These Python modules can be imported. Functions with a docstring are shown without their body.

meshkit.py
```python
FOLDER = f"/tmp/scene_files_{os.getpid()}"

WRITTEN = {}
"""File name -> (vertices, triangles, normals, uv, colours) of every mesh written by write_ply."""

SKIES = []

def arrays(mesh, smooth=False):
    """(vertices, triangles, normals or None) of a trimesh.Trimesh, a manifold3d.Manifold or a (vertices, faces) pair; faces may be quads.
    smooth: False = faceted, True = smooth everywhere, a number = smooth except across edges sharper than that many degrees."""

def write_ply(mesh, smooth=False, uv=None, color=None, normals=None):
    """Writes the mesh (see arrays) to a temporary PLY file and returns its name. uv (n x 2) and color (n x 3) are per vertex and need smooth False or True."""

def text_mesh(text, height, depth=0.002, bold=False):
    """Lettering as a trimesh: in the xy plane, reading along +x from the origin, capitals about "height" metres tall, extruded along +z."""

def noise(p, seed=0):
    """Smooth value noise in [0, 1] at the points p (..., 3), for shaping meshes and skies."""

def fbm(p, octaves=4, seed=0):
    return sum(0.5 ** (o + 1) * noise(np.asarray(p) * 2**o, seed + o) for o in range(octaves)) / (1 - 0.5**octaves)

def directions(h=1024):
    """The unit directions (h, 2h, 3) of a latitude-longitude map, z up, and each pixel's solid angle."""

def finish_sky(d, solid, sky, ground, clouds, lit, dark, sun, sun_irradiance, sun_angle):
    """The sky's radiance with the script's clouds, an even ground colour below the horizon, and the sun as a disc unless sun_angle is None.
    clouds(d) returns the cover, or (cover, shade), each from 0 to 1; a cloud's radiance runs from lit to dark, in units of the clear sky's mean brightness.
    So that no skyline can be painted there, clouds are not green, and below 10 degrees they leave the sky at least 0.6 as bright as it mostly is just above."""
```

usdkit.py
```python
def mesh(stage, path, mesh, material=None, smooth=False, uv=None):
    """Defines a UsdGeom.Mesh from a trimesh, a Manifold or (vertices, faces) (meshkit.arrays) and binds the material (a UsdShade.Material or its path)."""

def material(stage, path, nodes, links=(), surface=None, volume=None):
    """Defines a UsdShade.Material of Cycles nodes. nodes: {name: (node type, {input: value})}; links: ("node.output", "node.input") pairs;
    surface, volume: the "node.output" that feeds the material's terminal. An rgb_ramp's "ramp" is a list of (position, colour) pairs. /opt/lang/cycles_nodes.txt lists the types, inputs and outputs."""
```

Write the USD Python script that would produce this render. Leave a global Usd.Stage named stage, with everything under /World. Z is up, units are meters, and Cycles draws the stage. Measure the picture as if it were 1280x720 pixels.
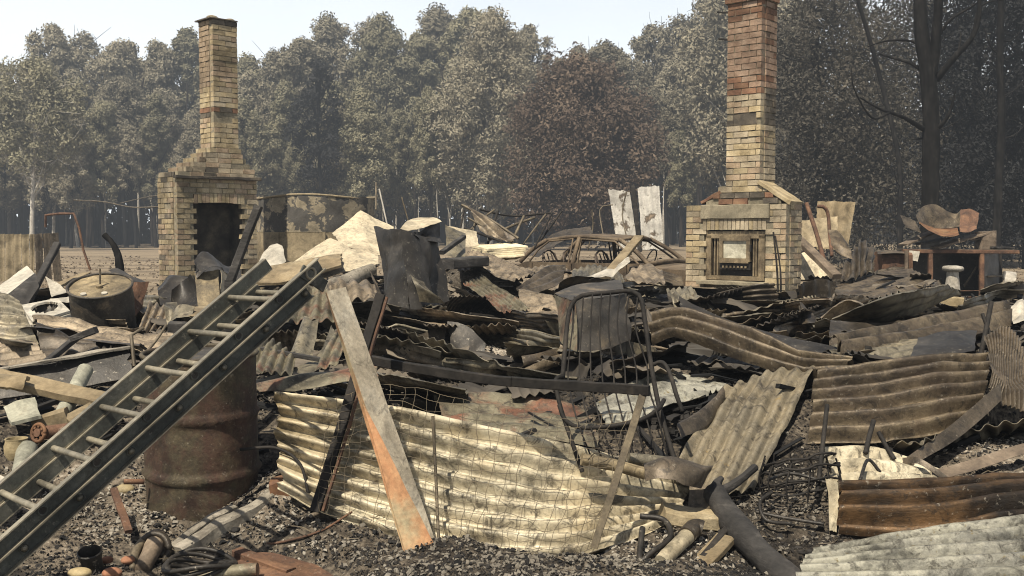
import math, random
import numpy as np, trimesh
import usdkit, meshkit
from meshkit import fbm, noise
from pxr import Usd, UsdGeom, UsdLux, UsdShade, Sdf, Gf, Vt

stage = Usd.Stage.CreateInMemory()
UsdGeom.SetStageUpAxis(stage, UsdGeom.Tokens.z)
UsdGeom.SetStageMetersPerUnit(stage, 1.0)
UsdGeom.Xform.Define(stage, '/World')
UsdGeom.Scope.Define(stage, '/World/Looks')
rng = np.random.default_rng(7)

# ------------------------------------------------------------------ camera, sky, sun
F, CAMZ, PITCH = 1256.0, 1.5, math.atan(70 / 1256.0)
cam = UsdGeom.Camera.Define(stage, '/World/camera')
cam.CreateHorizontalApertureAttr(36.0); cam.CreateVerticalApertureAttr(20.25)
cam.CreateFocalLengthAttr(36.0 * F / 1280)
cam.CreateClippingRangeAttr(Gf.Vec2f(0.1, 5000))
cam.AddTranslateOp().Set(Gf.Vec3d(0, 0, CAMZ)); cam.AddRotateXOp().Set(90 - math.degrees(PITCH))
cam.CreateExposureAttr(0.95)

SUN_EL, SUN_AZ = math.radians(58), math.radians(27)          # sun behind the camera, a little to the left
to_sun = np.array([-math.sin(SUN_AZ) * math.cos(SUN_EL), -math.cos(SUN_AZ) * math.cos(SUN_EL), math.sin(SUN_EL)])
dome = UsdLux.DomeLight.Define(stage, '/World/sky')
dome.GetPrim().SetCustomDataByKey('kind', 'structure')
sky_m = usdkit.material(stage, '/World/Looks/sky_look', {
    'sky': ('sky_texture', {'sky_type': 'single_scattering', 'sun_disc': False, 'sun_elevation': SUN_EL,
                            'sun_rotation': math.atan2(to_sun[0], to_sun[1]), 'air_density': 1.0, 'aerosol_density': 2.0}),
    'tc': ('texture_coordinate', {}), 'sx': ('separate_xyz', {}),
    'n': ('noise_texture', {'scale': 2.2, 'detail': 4.0, 'roughness': 0.5}),
    'r': ('map_range', {'from_min': 0.3, 'from_max': 0.7, 'to_min': -0.06, 'to_max': 0.06, 'clamp': True}),
    'el': ('map_range', {'from_min': 0.08, 'from_max': 0.6, 'to_min': 0.94, 'to_max': 0.04, 'clamp': True}),   # smoke layer: thick along the horizon, thin overhead
    'ad': ('math', {'math_type': 'add', 'use_clamp': True}),
    'mx': ('mix_color', {'b': (13.3, 13.9, 14.3), 'use_clamp': False}),
    'bg': ('background_shader', {'strength': 0.05})},
    [('tc.generated', 'n.vector'), ('n.fac', 'r.value'), ('tc.generated', 'sx.vector'), ('sx.z', 'el.value'), ('el.result', 'ad.value1'), ('r.result', 'ad.value2'),
     ('ad.value', 'mx.fac'), ('sky.color', 'mx.a'), ('mx.result', 'bg.color')],
    surface='bg.background')
UsdShade.MaterialBindingAPI.Apply(dome.GetPrim()).Bind(sky_m)
sun = UsdLux.DistantLight.Define(stage, '/World/sun')
sun.CreateIntensityAttr(1.25); sun.CreateAngleAttr(0.6); sun.CreateColorAttr(Gf.Vec3f(1.0, 0.92, 0.78)); sun.CreateNormalizeAttr(True)
_h = math.degrees(math.atan2(to_sun[0], -to_sun[1]))
sun.AddRotateZOp().Set(_h); sun.AddRotateXOp().Set(90 - math.degrees(SUN_EL))

# ------------------------------------------------------------------ helpers
used = {}
def numbered(parent, name):
    k = (parent, name); n = used.get(k, -1) + 1; used[k] = n
    return f'{parent}/{name}' if n == 0 else f'{parent}/{name}_{n:03d}'

def data(prim, label=None, cat=None, group=None, kind=None):
    for k, v in (('label', label), ('category', cat), ('group', group), ('kind', kind)):
        if v: prim.SetCustomDataByKey(k, v)
    return prim

def thing(name, label, cat, group=None, loc=None, rotz=None, scale=None, kind=None):
    x = UsdGeom.Xform.Define(stage, numbered('/World', name))
    if loc is not None: x.AddTranslateOp().Set(Gf.Vec3d(*map(float, loc)))
    if rotz is not None: x.AddRotateZOp().Set(float(rotz))
    if scale is not None: x.AddScaleOp().Set(Gf.Vec3f(*(map(float, scale) if np.ndim(scale) else [float(scale)] * 3)))
    return data(x.GetPrim(), label, cat, group, kind)

def put(name, mesh, mat, parent=None, smooth=False, label=None, cat=None, group=None, kind=None):
    path = numbered(str(parent.GetPath()) if parent is not None else '/World', name)
    m = usdkit.mesh(stage, path, mesh, LOOK[mat], smooth=smooth)
    return data(m.GetPrim(), label, cat, group, kind)

def copy_of(src, label, loc, rotz, scale, group=None):
    name = src.GetName().rstrip('0123456789').rstrip('_')
    x = thing(name, label, src.GetCustomDataByKey('category'), group, loc, rotz, scale)
    x.GetReferences().AddInternalReference(src.GetPath()); x.SetInstanceable(True)
    return x

class MB:
    """collects pieces into one mesh"""
    def __init__(s): s.v, s.f, s.n = [], [], 0
    def add(s, v, f):
        v = np.asarray(v, float); f = np.asarray(f, int)
        if f.shape[1] == 4: f = np.vstack([f[:, [0, 1, 2]], f[:, [0, 2, 3]]])
        s.v.append(v); s.f.append(f + s.n); s.n += len(v); return s
    def mesh(s): return (np.vstack(s.v), np.vstack(s.f))

_sp, _cp = math.sin(PITCH), math.cos(PITCH)
def ray(u, v):
    a, b = (u - 640) / F, -(v - 360) / F
    return np.array([a, _cp + b * _sp, -_sp + b * _cp])

def ground_z(x, y):
    x, y = np.asarray(x, float), np.asarray(y, float)
    prof = np.interp(y, [-50, 4.9, 5.6, 7.2, 9.5, 13.5, 16.5, 20, 24], [0, 0, .1, .26, .38, .46, .34, .06, 0])
    side = np.clip((11.5 - np.abs(x + .5)) / 4.0, 0, 1); side = side * side * (3 - 2 * side)
    w = np.clip((26 - y) / 6, 0, 1)
    p = np.stack([x, y, 0 * x], -1)
    rough = (fbm(p * 1.1, 4, 3) - .5) * .16 * w + (fbm(p * 5.0, 3, 11) - .5) * .09 * w
    return prof * (.25 + .75 * side) + rough * np.clip((y - 2) / 3, .3, 1) + (noise(p * .03, 5) - .5) * .5 * np.clip((y - 30) / 40, 0, 1)

def pt(u, v, k):
    """world point seen at pixel (u, v): k >= 3 is its distance along y, k < 3 its height above the rubble"""
    d = ray(u, v)
    if k >= 3: return np.array([0, 0, CAMZ]) + d * (k / d[1])
    t = np.linspace(3.5, 26, 900); q = d[None] * (t / d[1])[:, None] + [0, 0, CAMZ]
    below = np.nonzero(q[:, 2] < ground_z(q[:, 0], q[:, 1]) + k)[0]
    return q[below[0]] if len(below) else q[-1]

def frame_of(d):
    d = d / np.linalg.norm(d); a = np.array([0, 0, 1.0]) if abs(d[2]) < .9 else np.array([1.0, 0, 0])
    x = np.cross(a, d); x /= np.linalg.norm(x); return x, np.cross(d, x)

def smooth_line(P, n):
    P = np.asarray(P, float)
    if len(P) == 2: return P[0] + (P[1] - P[0]) * np.linspace(0, 1, n)[:, None]
    Q = np.vstack([2 * P[0] - P[1], P, 2 * P[-1] - P[-2]])
    L = np.r_[0, np.cumsum(np.linalg.norm(np.diff(P, axis=0), axis=1))]; L /= L[-1]
    out = []
    for s in np.linspace(0, 1, n):
        i = min(np.searchsorted(L, s, 'right') - 1, len(P) - 2); t = (s - L[i]) / max(L[i + 1] - L[i], 1e-9)
        a, b, c, d = Q[i:i + 4]
        out.append(.5 * (2 * b + (c - a) * t + (2 * a - 5 * b + 4 * c - d) * t * t + (3 * b - a - 3 * c + d) * t ** 3))
    return np.array(out)

def tube(P, r, k=8, cap=True, rough=0, seed=0):
    """tapered tube along points P with radius r (scalar or per point)"""
    P = np.asarray(P, float); n = len(P); r = np.broadcast_to(np.asarray(r, float), (n,))
    T = np.gradient(P, axis=0); T /= np.linalg.norm(T, axis=1, keepdims=True) + 1e-12
    x, y = frame_of(T[0]); V = []
    for i in range(n):
        x = x - T[i] * (x @ T[i]); x /= np.linalg.norm(x) + 1e-12; y = np.cross(T[i], x)
        a = np.arange(k) / k * 2 * math.pi
        V.append(P[i] + r[i] * (np.cos(a)[:, None] * x + np.sin(a)[:, None] * y))
    V = np.vstack(V)
    if rough: V += (V - np.repeat(P, k, 0)) * (fbm(V * 9 + seed, 3, seed)[:, None] - .5) * rough
    f = [[i * k + j, i * k + (j + 1) % k, (i + 1) * k + (j + 1) % k, (i + 1) * k + j] for i in range(n - 1) for j in range(k)]
    f = np.array(f); f = np.vstack([f[:, [0, 1, 2]], f[:, [0, 2, 3]]])
    if cap:
        V = np.vstack([V, P[:1], P[-1:]]); m = n * k
        f = np.vstack([f, [[m, (j + 1) % k, j] for j in range(k)], [[m + 1, (n - 1) * k + j, (n - 1) * k + (j + 1) % k] for j in range(k)]])
    return V, f

BOXF = np.array([[0, 3, 2, 1], [4, 5, 6, 7], [0, 1, 5, 4], [1, 2, 6, 5], [2, 3, 7, 6], [3, 0, 4, 7]])
def box(c, s):
    x, y, z = np.asarray(s, float) / 2
    return np.array([[-x, -y, -z], [x, -y, -z], [x, y, -z], [-x, y, -z], [-x, -y, z], [x, -y, z], [x, y, z], [-x, y, z]]) + c, BOXF

def beam(p0, p1, w, d, roll=0.0, n=10, rough=.006, taper=1.0, seed=0, bend=0):
    """a bar of w x d section from p0 to p1 with slightly worn faces; w is horizontal when roll is 0"""
    p0, p1 = np.asarray(p0, float), np.asarray(p1, float); x, y = frame_of(p1 - p0)
    if abs((p1 - p0)[2]) / np.linalg.norm(p1 - p0) >= .9: x, y = y, x
    c, s = math.cos(roll), math.sin(roll); X, Y = c * x + s * y, -s * x + c * y
    b = .12 * min(w, d)
    sec = [(-w / 2 + b, -d / 2), (w / 2 - b, -d / 2), (w / 2, -d / 2 + b), (w / 2, d / 2 - b), (w / 2 - b, d / 2), (-w / 2 + b, d / 2), (-w / 2, d / 2 - b), (-w / 2, -d / 2 + b)]
    V = []
    for t in np.linspace(0, 1, n):
        k = 1 + (taper - 1) * t
        V += [p0 + (p1 - p0) * t + Y * bend * 4 * t * (1 - t) + k * (a * X + e * Y) for a, e in sec]
    V = np.array(V); V += (np.stack([fbm(V * 6 + 31 * i, 3, seed + i) for i in range(3)], -1) - .5) * rough * 2
    f = [[i * 8 + j, i * 8 + (j + 1) % 8, (i + 1) * 8 + (j + 1) % 8, (i + 1) * 8 + j] for i in range(n - 1) for j in range(8)]
    f = np.array(f); f = np.vstack([f[:, [0, 1, 2]], f[:, [0, 2, 3]], [[0, j + 1, j] for j in range(1, 7)], [[(n - 1) * 8, (n - 1) * 8 + j, (n - 1) * 8 + j + 1] for j in range(1, 7)]])
    return V, f

_seed = [100]; LYING = []
def ruled(top, bot, ws=0, wt=0, amp=.012, cr=.03, jag=.03, tear=0, thick=.003, bulge=0, smoothed=True, res=1.0, seed=None):
    """sheet metal between two edges given as (u, v, k) lists; ws ridges run from edge to edge, wt ridges run along the edges"""
    _seed[0] += 1; sd = _seed[0] if seed is None else seed
    A = [pt(*p) for p in top]; B = [pt(*p) for p in bot]
    L = max(sum(np.linalg.norm(np.diff(np.array(q), axis=0), axis=1)) for q in (A, B)); H = max(np.linalg.norm(A[0] - B[0]), np.linalg.norm(A[-1] - B[-1]))
    ns = int(np.clip(max(L / .05, ws * 8, 10) * res, 10, 150)); nt = int(np.clip(max(H / .05, wt * 8, 8) * res, 8, 110))
    lin = (lambda P, n: smooth_line(P, n)) if smoothed else (lambda P, n: np.stack([np.interp(np.linspace(0, 1, n), np.linspace(0, 1, len(P)), np.array(P)[:, i]) for i in range(3)], 1))
    a, b = lin(A, 160), lin(B, 160)
    s, t = np.meshgrid(np.linspace(0, 1, ns), np.linspace(0, 1, nt), indexing='ij')
    j = lambda q, o: (fbm(np.stack([q * 7 + o, q * 0 + sd, q * 0], -1), 4, sd) - .35) * 2 * jag + (np.abs(fbm(np.stack([q * 23 + o, q * 0 + sd, q * 0 + 3], -1), 3, sd + 1) - .5) - .1) * 1.2 * jag
    js, jt = jag and min(.4, .7 / max(L, .3)), jag and min(.4, .7 / max(H, .3))
    T = t + (1 - t) * j(s, 0) * jt * 2 - t * j(s, 40) * jt * 2 if jag else t
    S = s + (1 - s) * j(t, 80) * js * 2 - s * j(t, 120) * js * 2 if jag else s
    S = np.clip(S, 0, 1); x = S * 159; i0 = np.clip(x.astype(int), 0, 158); w = (x - i0)[..., None]
    P = (a[i0] * (1 - w) + a[i0 + 1] * w) * (1 - T[..., None]) + (b[i0] * (1 - w) + b[i0 + 1] * w) * T[..., None]
    N = np.cross(np.gradient(P, axis=0), np.gradient(P, axis=1)); N /= np.linalg.norm(N, axis=2, keepdims=True) + 1e-12
    if (N * (np.array([0, 0, CAMZ]) - P + [0, 0, 3])).sum(2).mean() < 0: N = -N
    D = np.zeros_like(S); fade = .8 + .4 * fbm(P * 2.2, 2, sd + 5); amp = amp * 1.15
    if ws: D += amp * np.sin(2 * math.pi * ws * S + 1.5 * (noise(P * .9, sd + 1) - .5)) * fade
    if wt: D += amp * np.sin(2 * math.pi * wt * T + 1.5 * (noise(P * .9, sd + 1) - .5)) * fade
    D += cr * (fbm(P * 1.6, 3, sd + 2) - .5) * 2 + cr * .5 * (np.abs(fbm(P * 4.0, 3, sd + 3) - .5) * 2 - .3)
    fr = np.random.default_rng(sd * 3 + 1)
    for _ in range(3 if cr >= .03 else 1):
        an = fr.uniform(0, 6.28); ln = (S - fr.uniform(.15, .85)) * L * math.cos(an) + (T - fr.uniform(.15, .85)) * H * math.sin(an) + (fbm(P * 2.5, 2, sd + 12) - .5) * .12
        D += fr.choice([-1, 1]) * fr.uniform(.25, .8) * cr * 1.6 * np.exp(-np.abs(ln) / (.1 + .1 * fr.random()))
    D += bulge * np.sin(math.pi * T) + .006 * (fbm(P * 9.0, 3, sd + 6) - .5) * 2
    P = P + N * D[..., None]
    Pf = P.reshape(-1, 3); idx = np.arange(ns * nt).reshape(ns, nt)
    q = np.stack([idx[:-1, :-1], idx[1:, :-1], idx[1:, 1:], idx[:-1, 1:]], -1).reshape(-1, 4)
    if tear:
        c = Pf[q].mean(1); e = np.minimum(np.minimum(s, 1 - s) * L, np.minimum(t, 1 - t) * H).reshape(-1)[q].mean(1)
        q = q[~((fbm(c * 5, 3, sd + 9) > .58 - tear * .1) & (e < tear))]
    if 4 < Pf[:, 1].mean() < 17: LYING.append(Pf[::3])
    return solid(Pf, q, thick)

def solid(Pf, q, thick):
    """gives a grid sheet a real thickness"""
    e1, e2 = Pf[q[:, 2]] - Pf[q[:, 0]], Pf[q[:, 3]] - Pf[q[:, 1]]
    fn = np.cross(e1, e2); vn = np.zeros_like(Pf)
    for k in range(4): np.add.at(vn, q[:, k], fn)
    vn /= np.linalg.norm(vn, axis=1, keepdims=True) + 1e-12
    n = len(Pf); lo = Pf - vn * thick
    E = np.vstack([q[:, [0, 1]], q[:, [1, 2]], q[:, [2, 3]], q[:, [3, 0]]]); key = np.sort(E, 1); key = key[:, 0] * n + key[:, 1]
    _, inv, cnt = np.unique(key, return_inverse=True, return_counts=True); E = E[cnt[inv] == 1]
    V = np.vstack([Pf, lo, Pf[E[:, 0]], Pf[E[:, 1]], lo[E[:, 1]], lo[E[:, 0]]]); m = len(E); o = 2 * n; r = np.arange(m)
    f = np.vstack([q, q[:, ::-1] + n, np.stack([o + m + r, o + r, o + 3 * m + r, o + 2 * m + r], 1)])
    return V, np.vstack([f[:, [0, 1, 2]], f[:, [0, 2, 3]]])

def S(name, own, top, bot, mat, cat='metal sheet', group=None, parent=None, label=None, **k):
    label = own or label
    return put(name, ruled(top, bot, **k), mat, parent, smooth=True, label=label, cat=cat if parent is None else None, group=group)
def B(name, label, p0, p1, w, d, mat, cat='beam', parent=None, **k):
    return put(name, beam(pt(*p0), pt(*p1), w, d, **k), mat, parent, label=label, cat=cat if parent is None else None)
def T(name, label, P, r, mat, cat='pipe', parent=None, n=None, k=8, group=None, rough=0, smoothed=True):
    Q = [pt(*p) for p in P]; Q = smooth_line(Q, n or max(2, 6 * (len(Q) - 1))) if smoothed else np.array(Q)
    rr = np.interp(np.linspace(0, 1, len(Q)), np.linspace(0, 1, len(r)), r) if np.ndim(r) else r
    return put(name, tube(Q, rr, k, rough=rough), mat, parent, smooth=True if not rough else 40, label=label, cat=cat if parent is None else None, group=group)

# ------------------------------------------------------------------ looks
LOOK = {}
DIRT = dict(burnt_iron=.72, grey_iron=.68, brown_iron=.75, red_iron=.7, cream_iron=.72, ashy_iron=.8, orange_iron=.75, dark_iron=.6, white_enamel=.4, pale_sheet=.4, brick_yellow=.6, brick_tan=.6, brick_grey=.6, brick_red=.6, brick_rust=.55, mortar=.4, car_body=.55, drum_rust=.6, peeling_white=.3, aluminium=.45, mottled_tin=.3, tan_tin=.5)
GAIN = dict(orange_iron=(.58, .58, .6), dark_iron=(0.8, 0.76, 0.688), ash_timber=(.5, .48, .44), pale_grey_iron=(0.553, 0.513, 0.437), lid_tan=.75, rust=(.75, .85, .95), car_body=(.42, .39, .36), drum_rust=(.5, .52, .56), aluminium=(.66, .63, .58), cream_iron=(.53, .51, .48), ashy_iron=(0.42, 0.425, 0.41), pale_sheet=(.6, .565, .49), white_enamel=(.5, .475, .42), peeling_white=.66, red_iron=(0.416, 0.432, 0.384), rust_orange=(.36, .4, .46), tan_timber=(0.41, 0.402, 0.377), tan_tin=.9, grey_iron=(0.6, 0.555, 0.46), brown_iron=(0.527, 0.544, 0.561), burnt_iron=(0.999, 0.924, 0.799), prop_orange=(.75, .8, .85),
            brick_yellow=(.84, .85, .9), brick_tan=(.86, .88, .92), brick_grey=(.92, .86, .78), brick_red=(.82, 1.0, 1.08), brick_rust=(.8, 1.05, 1.2), book_paper=.75, stone_white=.5, stove_pane=.8, yellow_pot=(.5, .52, .55), terracotta=.5, black_bark=.45, brown_bark=.32)
def look(name, ramp, scale=3.0, rough=.75, metal=0.0, bump=.25, bump_scale=40, fleck=None, fleck_at=.62, vary=.12, stretch=(1, 1, 1), detail=8.0, bumpd=.01, spec=.3, dirt=None, dirt_scale=3.7):
    """mottled surface: large noise through a colour ramp, fine grain, optional flecks of another colour"""
    dirt = DIRT.get(name, .45) if dirt is None else dirt
    g = np.broadcast_to(np.array(GAIN.get(name, 1.0), float), (3,)); ramp = [(p, tuple(np.array(c) * g)) for p, c in ramp]; fleck = None if fleck is None else tuple(np.array(fleck) * g)
    n = {'g': ('geometry', {}), 'mp': ('mapping', {'scale': stretch}),
         'n': ('noise_texture', {'scale': scale, 'detail': detail, 'roughness': .65, 'distortion': .4}),
         'r': ('rgb_ramp', {'ramp': ramp}),
         'f': ('noise_texture', {'scale': bump_scale, 'detail': 5.0, 'roughness': .7}),
         'fm': ('map_range', {'from_min': .25, 'from_max': .75, 'to_min': .7, 'to_max': 1.25, 'clamp': True}),
         'cmb': ('combine_color', {'color_type': 'rgb'}), 'dn': ('noise_texture', {'scale': dirt_scale, 'detail': 9.0, 'roughness': .72, 'distortion': .6}), 'dm': ('map_range', {'from_min': .36, 'from_max': .56, 'to_min': 1 - dirt, 'to_max': 1.08, 'clamp': True}), 'dx': ('math', {'math_type': 'multiply'}),
         'mu': ('mix_color', {'blend_type': 'multiply', 'fac': 1.0, 'use_clamp': False}),
         'oi': ('object_info', {}), 'om': ('map_range', {'from_min': 0.0, 'from_max': 1.0, 'to_min': 1 - vary, 'to_max': 1 + vary}),
         'hs': ('hsv', {}), 'bp': ('bump', {'strength': bump, 'distance': bumpd}),
         'p': ('principled_bsdf', {'roughness': rough, 'metallic': metal, 'specular_ior_level': spec})}
    l = [('g.position', 'mp.vector'), ('mp.vector', 'n.vector'), ('n.fac', 'r.fac'), ('mp.vector', 'f.vector'), ('f.fac', 'fm.value'),
         ('g.position', 'dn.vector'), ('dn.fac', 'dm.value'), ('fm.result', 'dx.value1'), ('dm.result', 'dx.value2'), ('dx.value', 'cmb.r'), ('dx.value', 'cmb.g'), ('dx.value', 'cmb.b'), ('r.color', 'mu.a'), ('cmb.color', 'mu.b'),
         ('oi.random', 'om.value'), ('om.result', 'hs.value'), ('f.fac', 'bp.height'), ('bp.normal', 'p.normal'), ('hs.color', 'p.base_color')]
    if fleck is not None:
        n['fn'] = ('noise_texture', {'scale': scale * 5.3, 'detail': 6.0, 'roughness': .7}); n['fr'] = ('map_range', {'from_min': fleck_at, 'from_max': fleck_at + .06, 'clamp': True})
        n['fx'] = ('mix_color', {'b': fleck})
        l += [('g.position', 'fn.vector'), ('fn.fac', 'fr.value'), ('fr.result', 'fx.fac'), ('mu.result', 'fx.a'), ('fx.result', 'hs.color')]
    else: l += [('mu.result', 'hs.color')]
    if name.endswith('iron') or name in ('drum_rust', 'drum_soot', 'prop_grey', 'aluminium_soot', 'lid_tan', 'pale_sheet', 'rust'):      # fine soot specks and ash crumbs stuck to burnt metal
        a = .75 if name.endswith('iron') else .45
        n.update({'s1': ('noise_texture', {'scale': 13.0, 'detail': 7.0, 'roughness': .75, 'distortion': .8}), 's1r': ('map_range', {'from_min': .52, 'from_max': .62, 'to_min': 0.0, 'to_max': a, 'clamp': True}), 's1m': ('mix_color', {'b': (.022, .018, .014)}),
                  's2': ('noise_texture', {'scale': 31.0, 'detail': 6.0, 'roughness': .75}), 's2r': ('map_range', {'from_min': .6, 'from_max': .66, 'to_min': 0.0, 'to_max': a * .5, 'clamp': True}), 's2m': ('mix_color', {'b': (.36, .32, .25)})})
        l = [x for x in l if x[1] != 'hs.color'] + [('g.position', 's1.vector'), ('s1.fac', 's1r.value'), ('s1r.result', 's1m.fac'), ('fx.result' if fleck is not None else 'mu.result', 's1m.a'), ('g.position', 's2.vector'), ('s2.fac', 's2r.value'), ('s2r.result', 's2m.fac'), ('s1m.result', 's2m.a'), ('s2m.result', 'hs.color')]
    LOOK[name] = usdkit.material(stage, f'/World/Looks/{name}', n, l, surface='p.BSDF')

def island(name, ramp, rough=.85, trans=0.0, bscale=None):
    """each loose piece of the mesh takes its own tone from the ramp"""
    n = {'g': ('geometry', {}), 'r': ('rgb_ramp', {'ramp': ramp}), 'p': ('principled_bsdf', {'roughness': rough, 'specular_ior_level': .2}),
         'n': ('noise_texture', {'scale': bscale or 1.0, 'detail': 3.0}), 'm': ('map_range', {'from_min': .3, 'from_max': .7, 'to_min': -.3, 'to_max': .3}), 'a': ('math', {'math_type': 'add', 'use_clamp': True}), 'tc': ('texture_coordinate', {}),
         'oi': ('object_info', {}), 'om': ('map_range', {'to_min': .8, 'to_max': 1.3, 'from_min': 0.0, 'from_max': 1.0}), 'hs': ('hsv', {})}
    l = [('tc.object', 'n.vector'), ('n.fac', 'm.value'), ('m.result', 'a.value1'), ('g.random_per_island', 'a.value2'), ('a.value', 'r.fac'), ('oi.random', 'om.value'), ('om.result', 'hs.value'), ('r.color', 'hs.color'), ('hs.color', 'p.base_color')]
    out = 'p.BSDF'
    if trans:
        n['t'] = ('translucent_bsdf', {}); n['x'] = ('mix_closure', {'fac': trans}); l += [('hs.color', 't.color'), ('p.BSDF', 'x.closure1'), ('t.BSDF', 'x.closure2')]; out = 'x.closure'
    LOOK[name] = usdkit.material(stage, f'/World/Looks/{name}', n, l, surface=out)

look('burnt_iron', [(.25, (.07, .06, .05)), (.45, (.16, .135, .105)), (.6, (.23, .195, .15)), (.75, (.12, .095, .075))], 2.2, 0.55, 0.3, .3, 60, fleck=(.34, .31, .26), fleck_at=.66)
look('grey_iron', [(.28, (.12, .115, .105)), (.5, (.24, .225, .19)), (.62, (.31, .28, .22)), (.75, (.15, .15, .16))], 2.6, 0.52, 0.35, .3, 70, fleck=(.16, .11, .07), fleck_at=.64)
look('pale_grey_iron', [(.28, (.15, .14, .12)), (.45, (.24, .22, .18)), (.58, (.3, .265, .2)), (.75, (.17, .165, .16))], 2.2, .65, .15, .3, 70, fleck=(.3, .23, .12), fleck_at=.63, dirt=.4)
look('dark_iron', [(.3, (.03, .026, .021)), (.5, (.08, .067, .052)), (.7, (.15, .122, .092))], 2.0, 0.48, 0.35, .3, 60, fleck=(.2, .18, .15), fleck_at=.69)
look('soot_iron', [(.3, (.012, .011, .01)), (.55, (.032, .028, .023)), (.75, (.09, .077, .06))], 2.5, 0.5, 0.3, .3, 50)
look('brown_iron', [(.28, (.06, .042, .03)), (.45, (.15, .11, .07)), (.6, (.24, .18, .11)), (.75, (.1, .065, .04))], 2.4, 0.52, 0.35, .35, 55, fleck=(.36, .27, .14), fleck_at=.66)
look('orange_iron', [(.28, (.015, .013, .01)), (.46, (.05, .035, .022)), (.62, (.2, .115, .05)), (.75, (.05, .035, .02))], 2.2, 0.48, 0.4, .35, 55, stretch=(.5, 1, 2))
look('cream_iron', [(.25, (.36, .28, .15)), (.42, (.6, .52, .36)), (.6, (.72, .66, .5)), (.78, (.42, .34, .2))], 1.9, 0.55, 0.12, .25, 40, fleck=(.2, .14, .07), fleck_at=.68)
look('ashy_iron', [(.25, (.2, .2, .2)), (.45, (.48, .45, .38)), (.6, (.62, .58, .47)), (.75, (.3, .28, .24))], 3.4, 0.6, 0.25, .4, 50, fleck=(.3, .22, .09), fleck_at=.62)
look('red_iron', [(.3, (.2, .16, .11)), (.5, (.32, .27, .2)), (.62, (.3, .13, .085)), (.75, (.16, .13, .1))], 2.6, 0.6, 0.25, .3, 50)
look('mottled_tin', [(.3, (.1, .085, .06)), (.47, (.2, .165, .11)), (.5, (.05, .046, .04)), (.8, (.05, .044, .037))], 2.6, .75, 0, .2, 30, detail=5.0)
look('tan_tin', [(.3, (.16, .125, .075)), (.6, (.24, .19, .115)), (.8, (.12, .09, .055))], 2.0, .7, .1, .2, 30)
look('pale_sheet', [(.3, (.46, .4, .3)), (.5, (.6, .54, .43)), (.75, (.5, .43, .33))], 1.8, .75, .0, .12, 30)
look('white_enamel', [(.3, (.5, .47, .42)), (.6, (.66, .63, .57)), (.8, (.4, .35, .28))], 2.5, .5, .0, .1, 30)
look('rust', [(.3, (.05, .028, .018)), (.5, (.13, .06, .032)), (.7, (.2, .095, .045))], 4.0, .85, .1, .4, 60)
look('rust_orange', [(.3, (.14, .06, .03)), (.5, (.34, .15, .06)), (.7, (.4, .22, .1))], 3.5, .75, .1, .3, 50)
look('drum_rust', [(.3, (.06, .045, .026)), (.45, (.13, .1, .055)), (.56, (.1, .052, .033)), (.75, (.16, .115, .062))], 3.2, .7, .2, .35, 60, fleck=(.4, .36, .3), fleck_at=.7)
look('drum_soot', [(.3, (.02, .018, .016)), (.55, (.05, .043, .034)), (.75, (.2, .15, .09))], 4.2, .6, .2, .35, 60, fleck=(.25, .2, .13), fleck_at=.66)
look('lid_tan', [(.3, (.07, .055, .035)), (.5, (.2, .155, .09)), (.65, (.36, .28, .16))], 3.8, .7, .1, .35, 60)
look('charred_wood', [(.3, (.012, .011, .01)), (.55, (.03, .027, .024)), (.78, (.1, .09, .078))], 5.0, .8, 0, .6, 30, stretch=(1, 1, 2.5))
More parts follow.
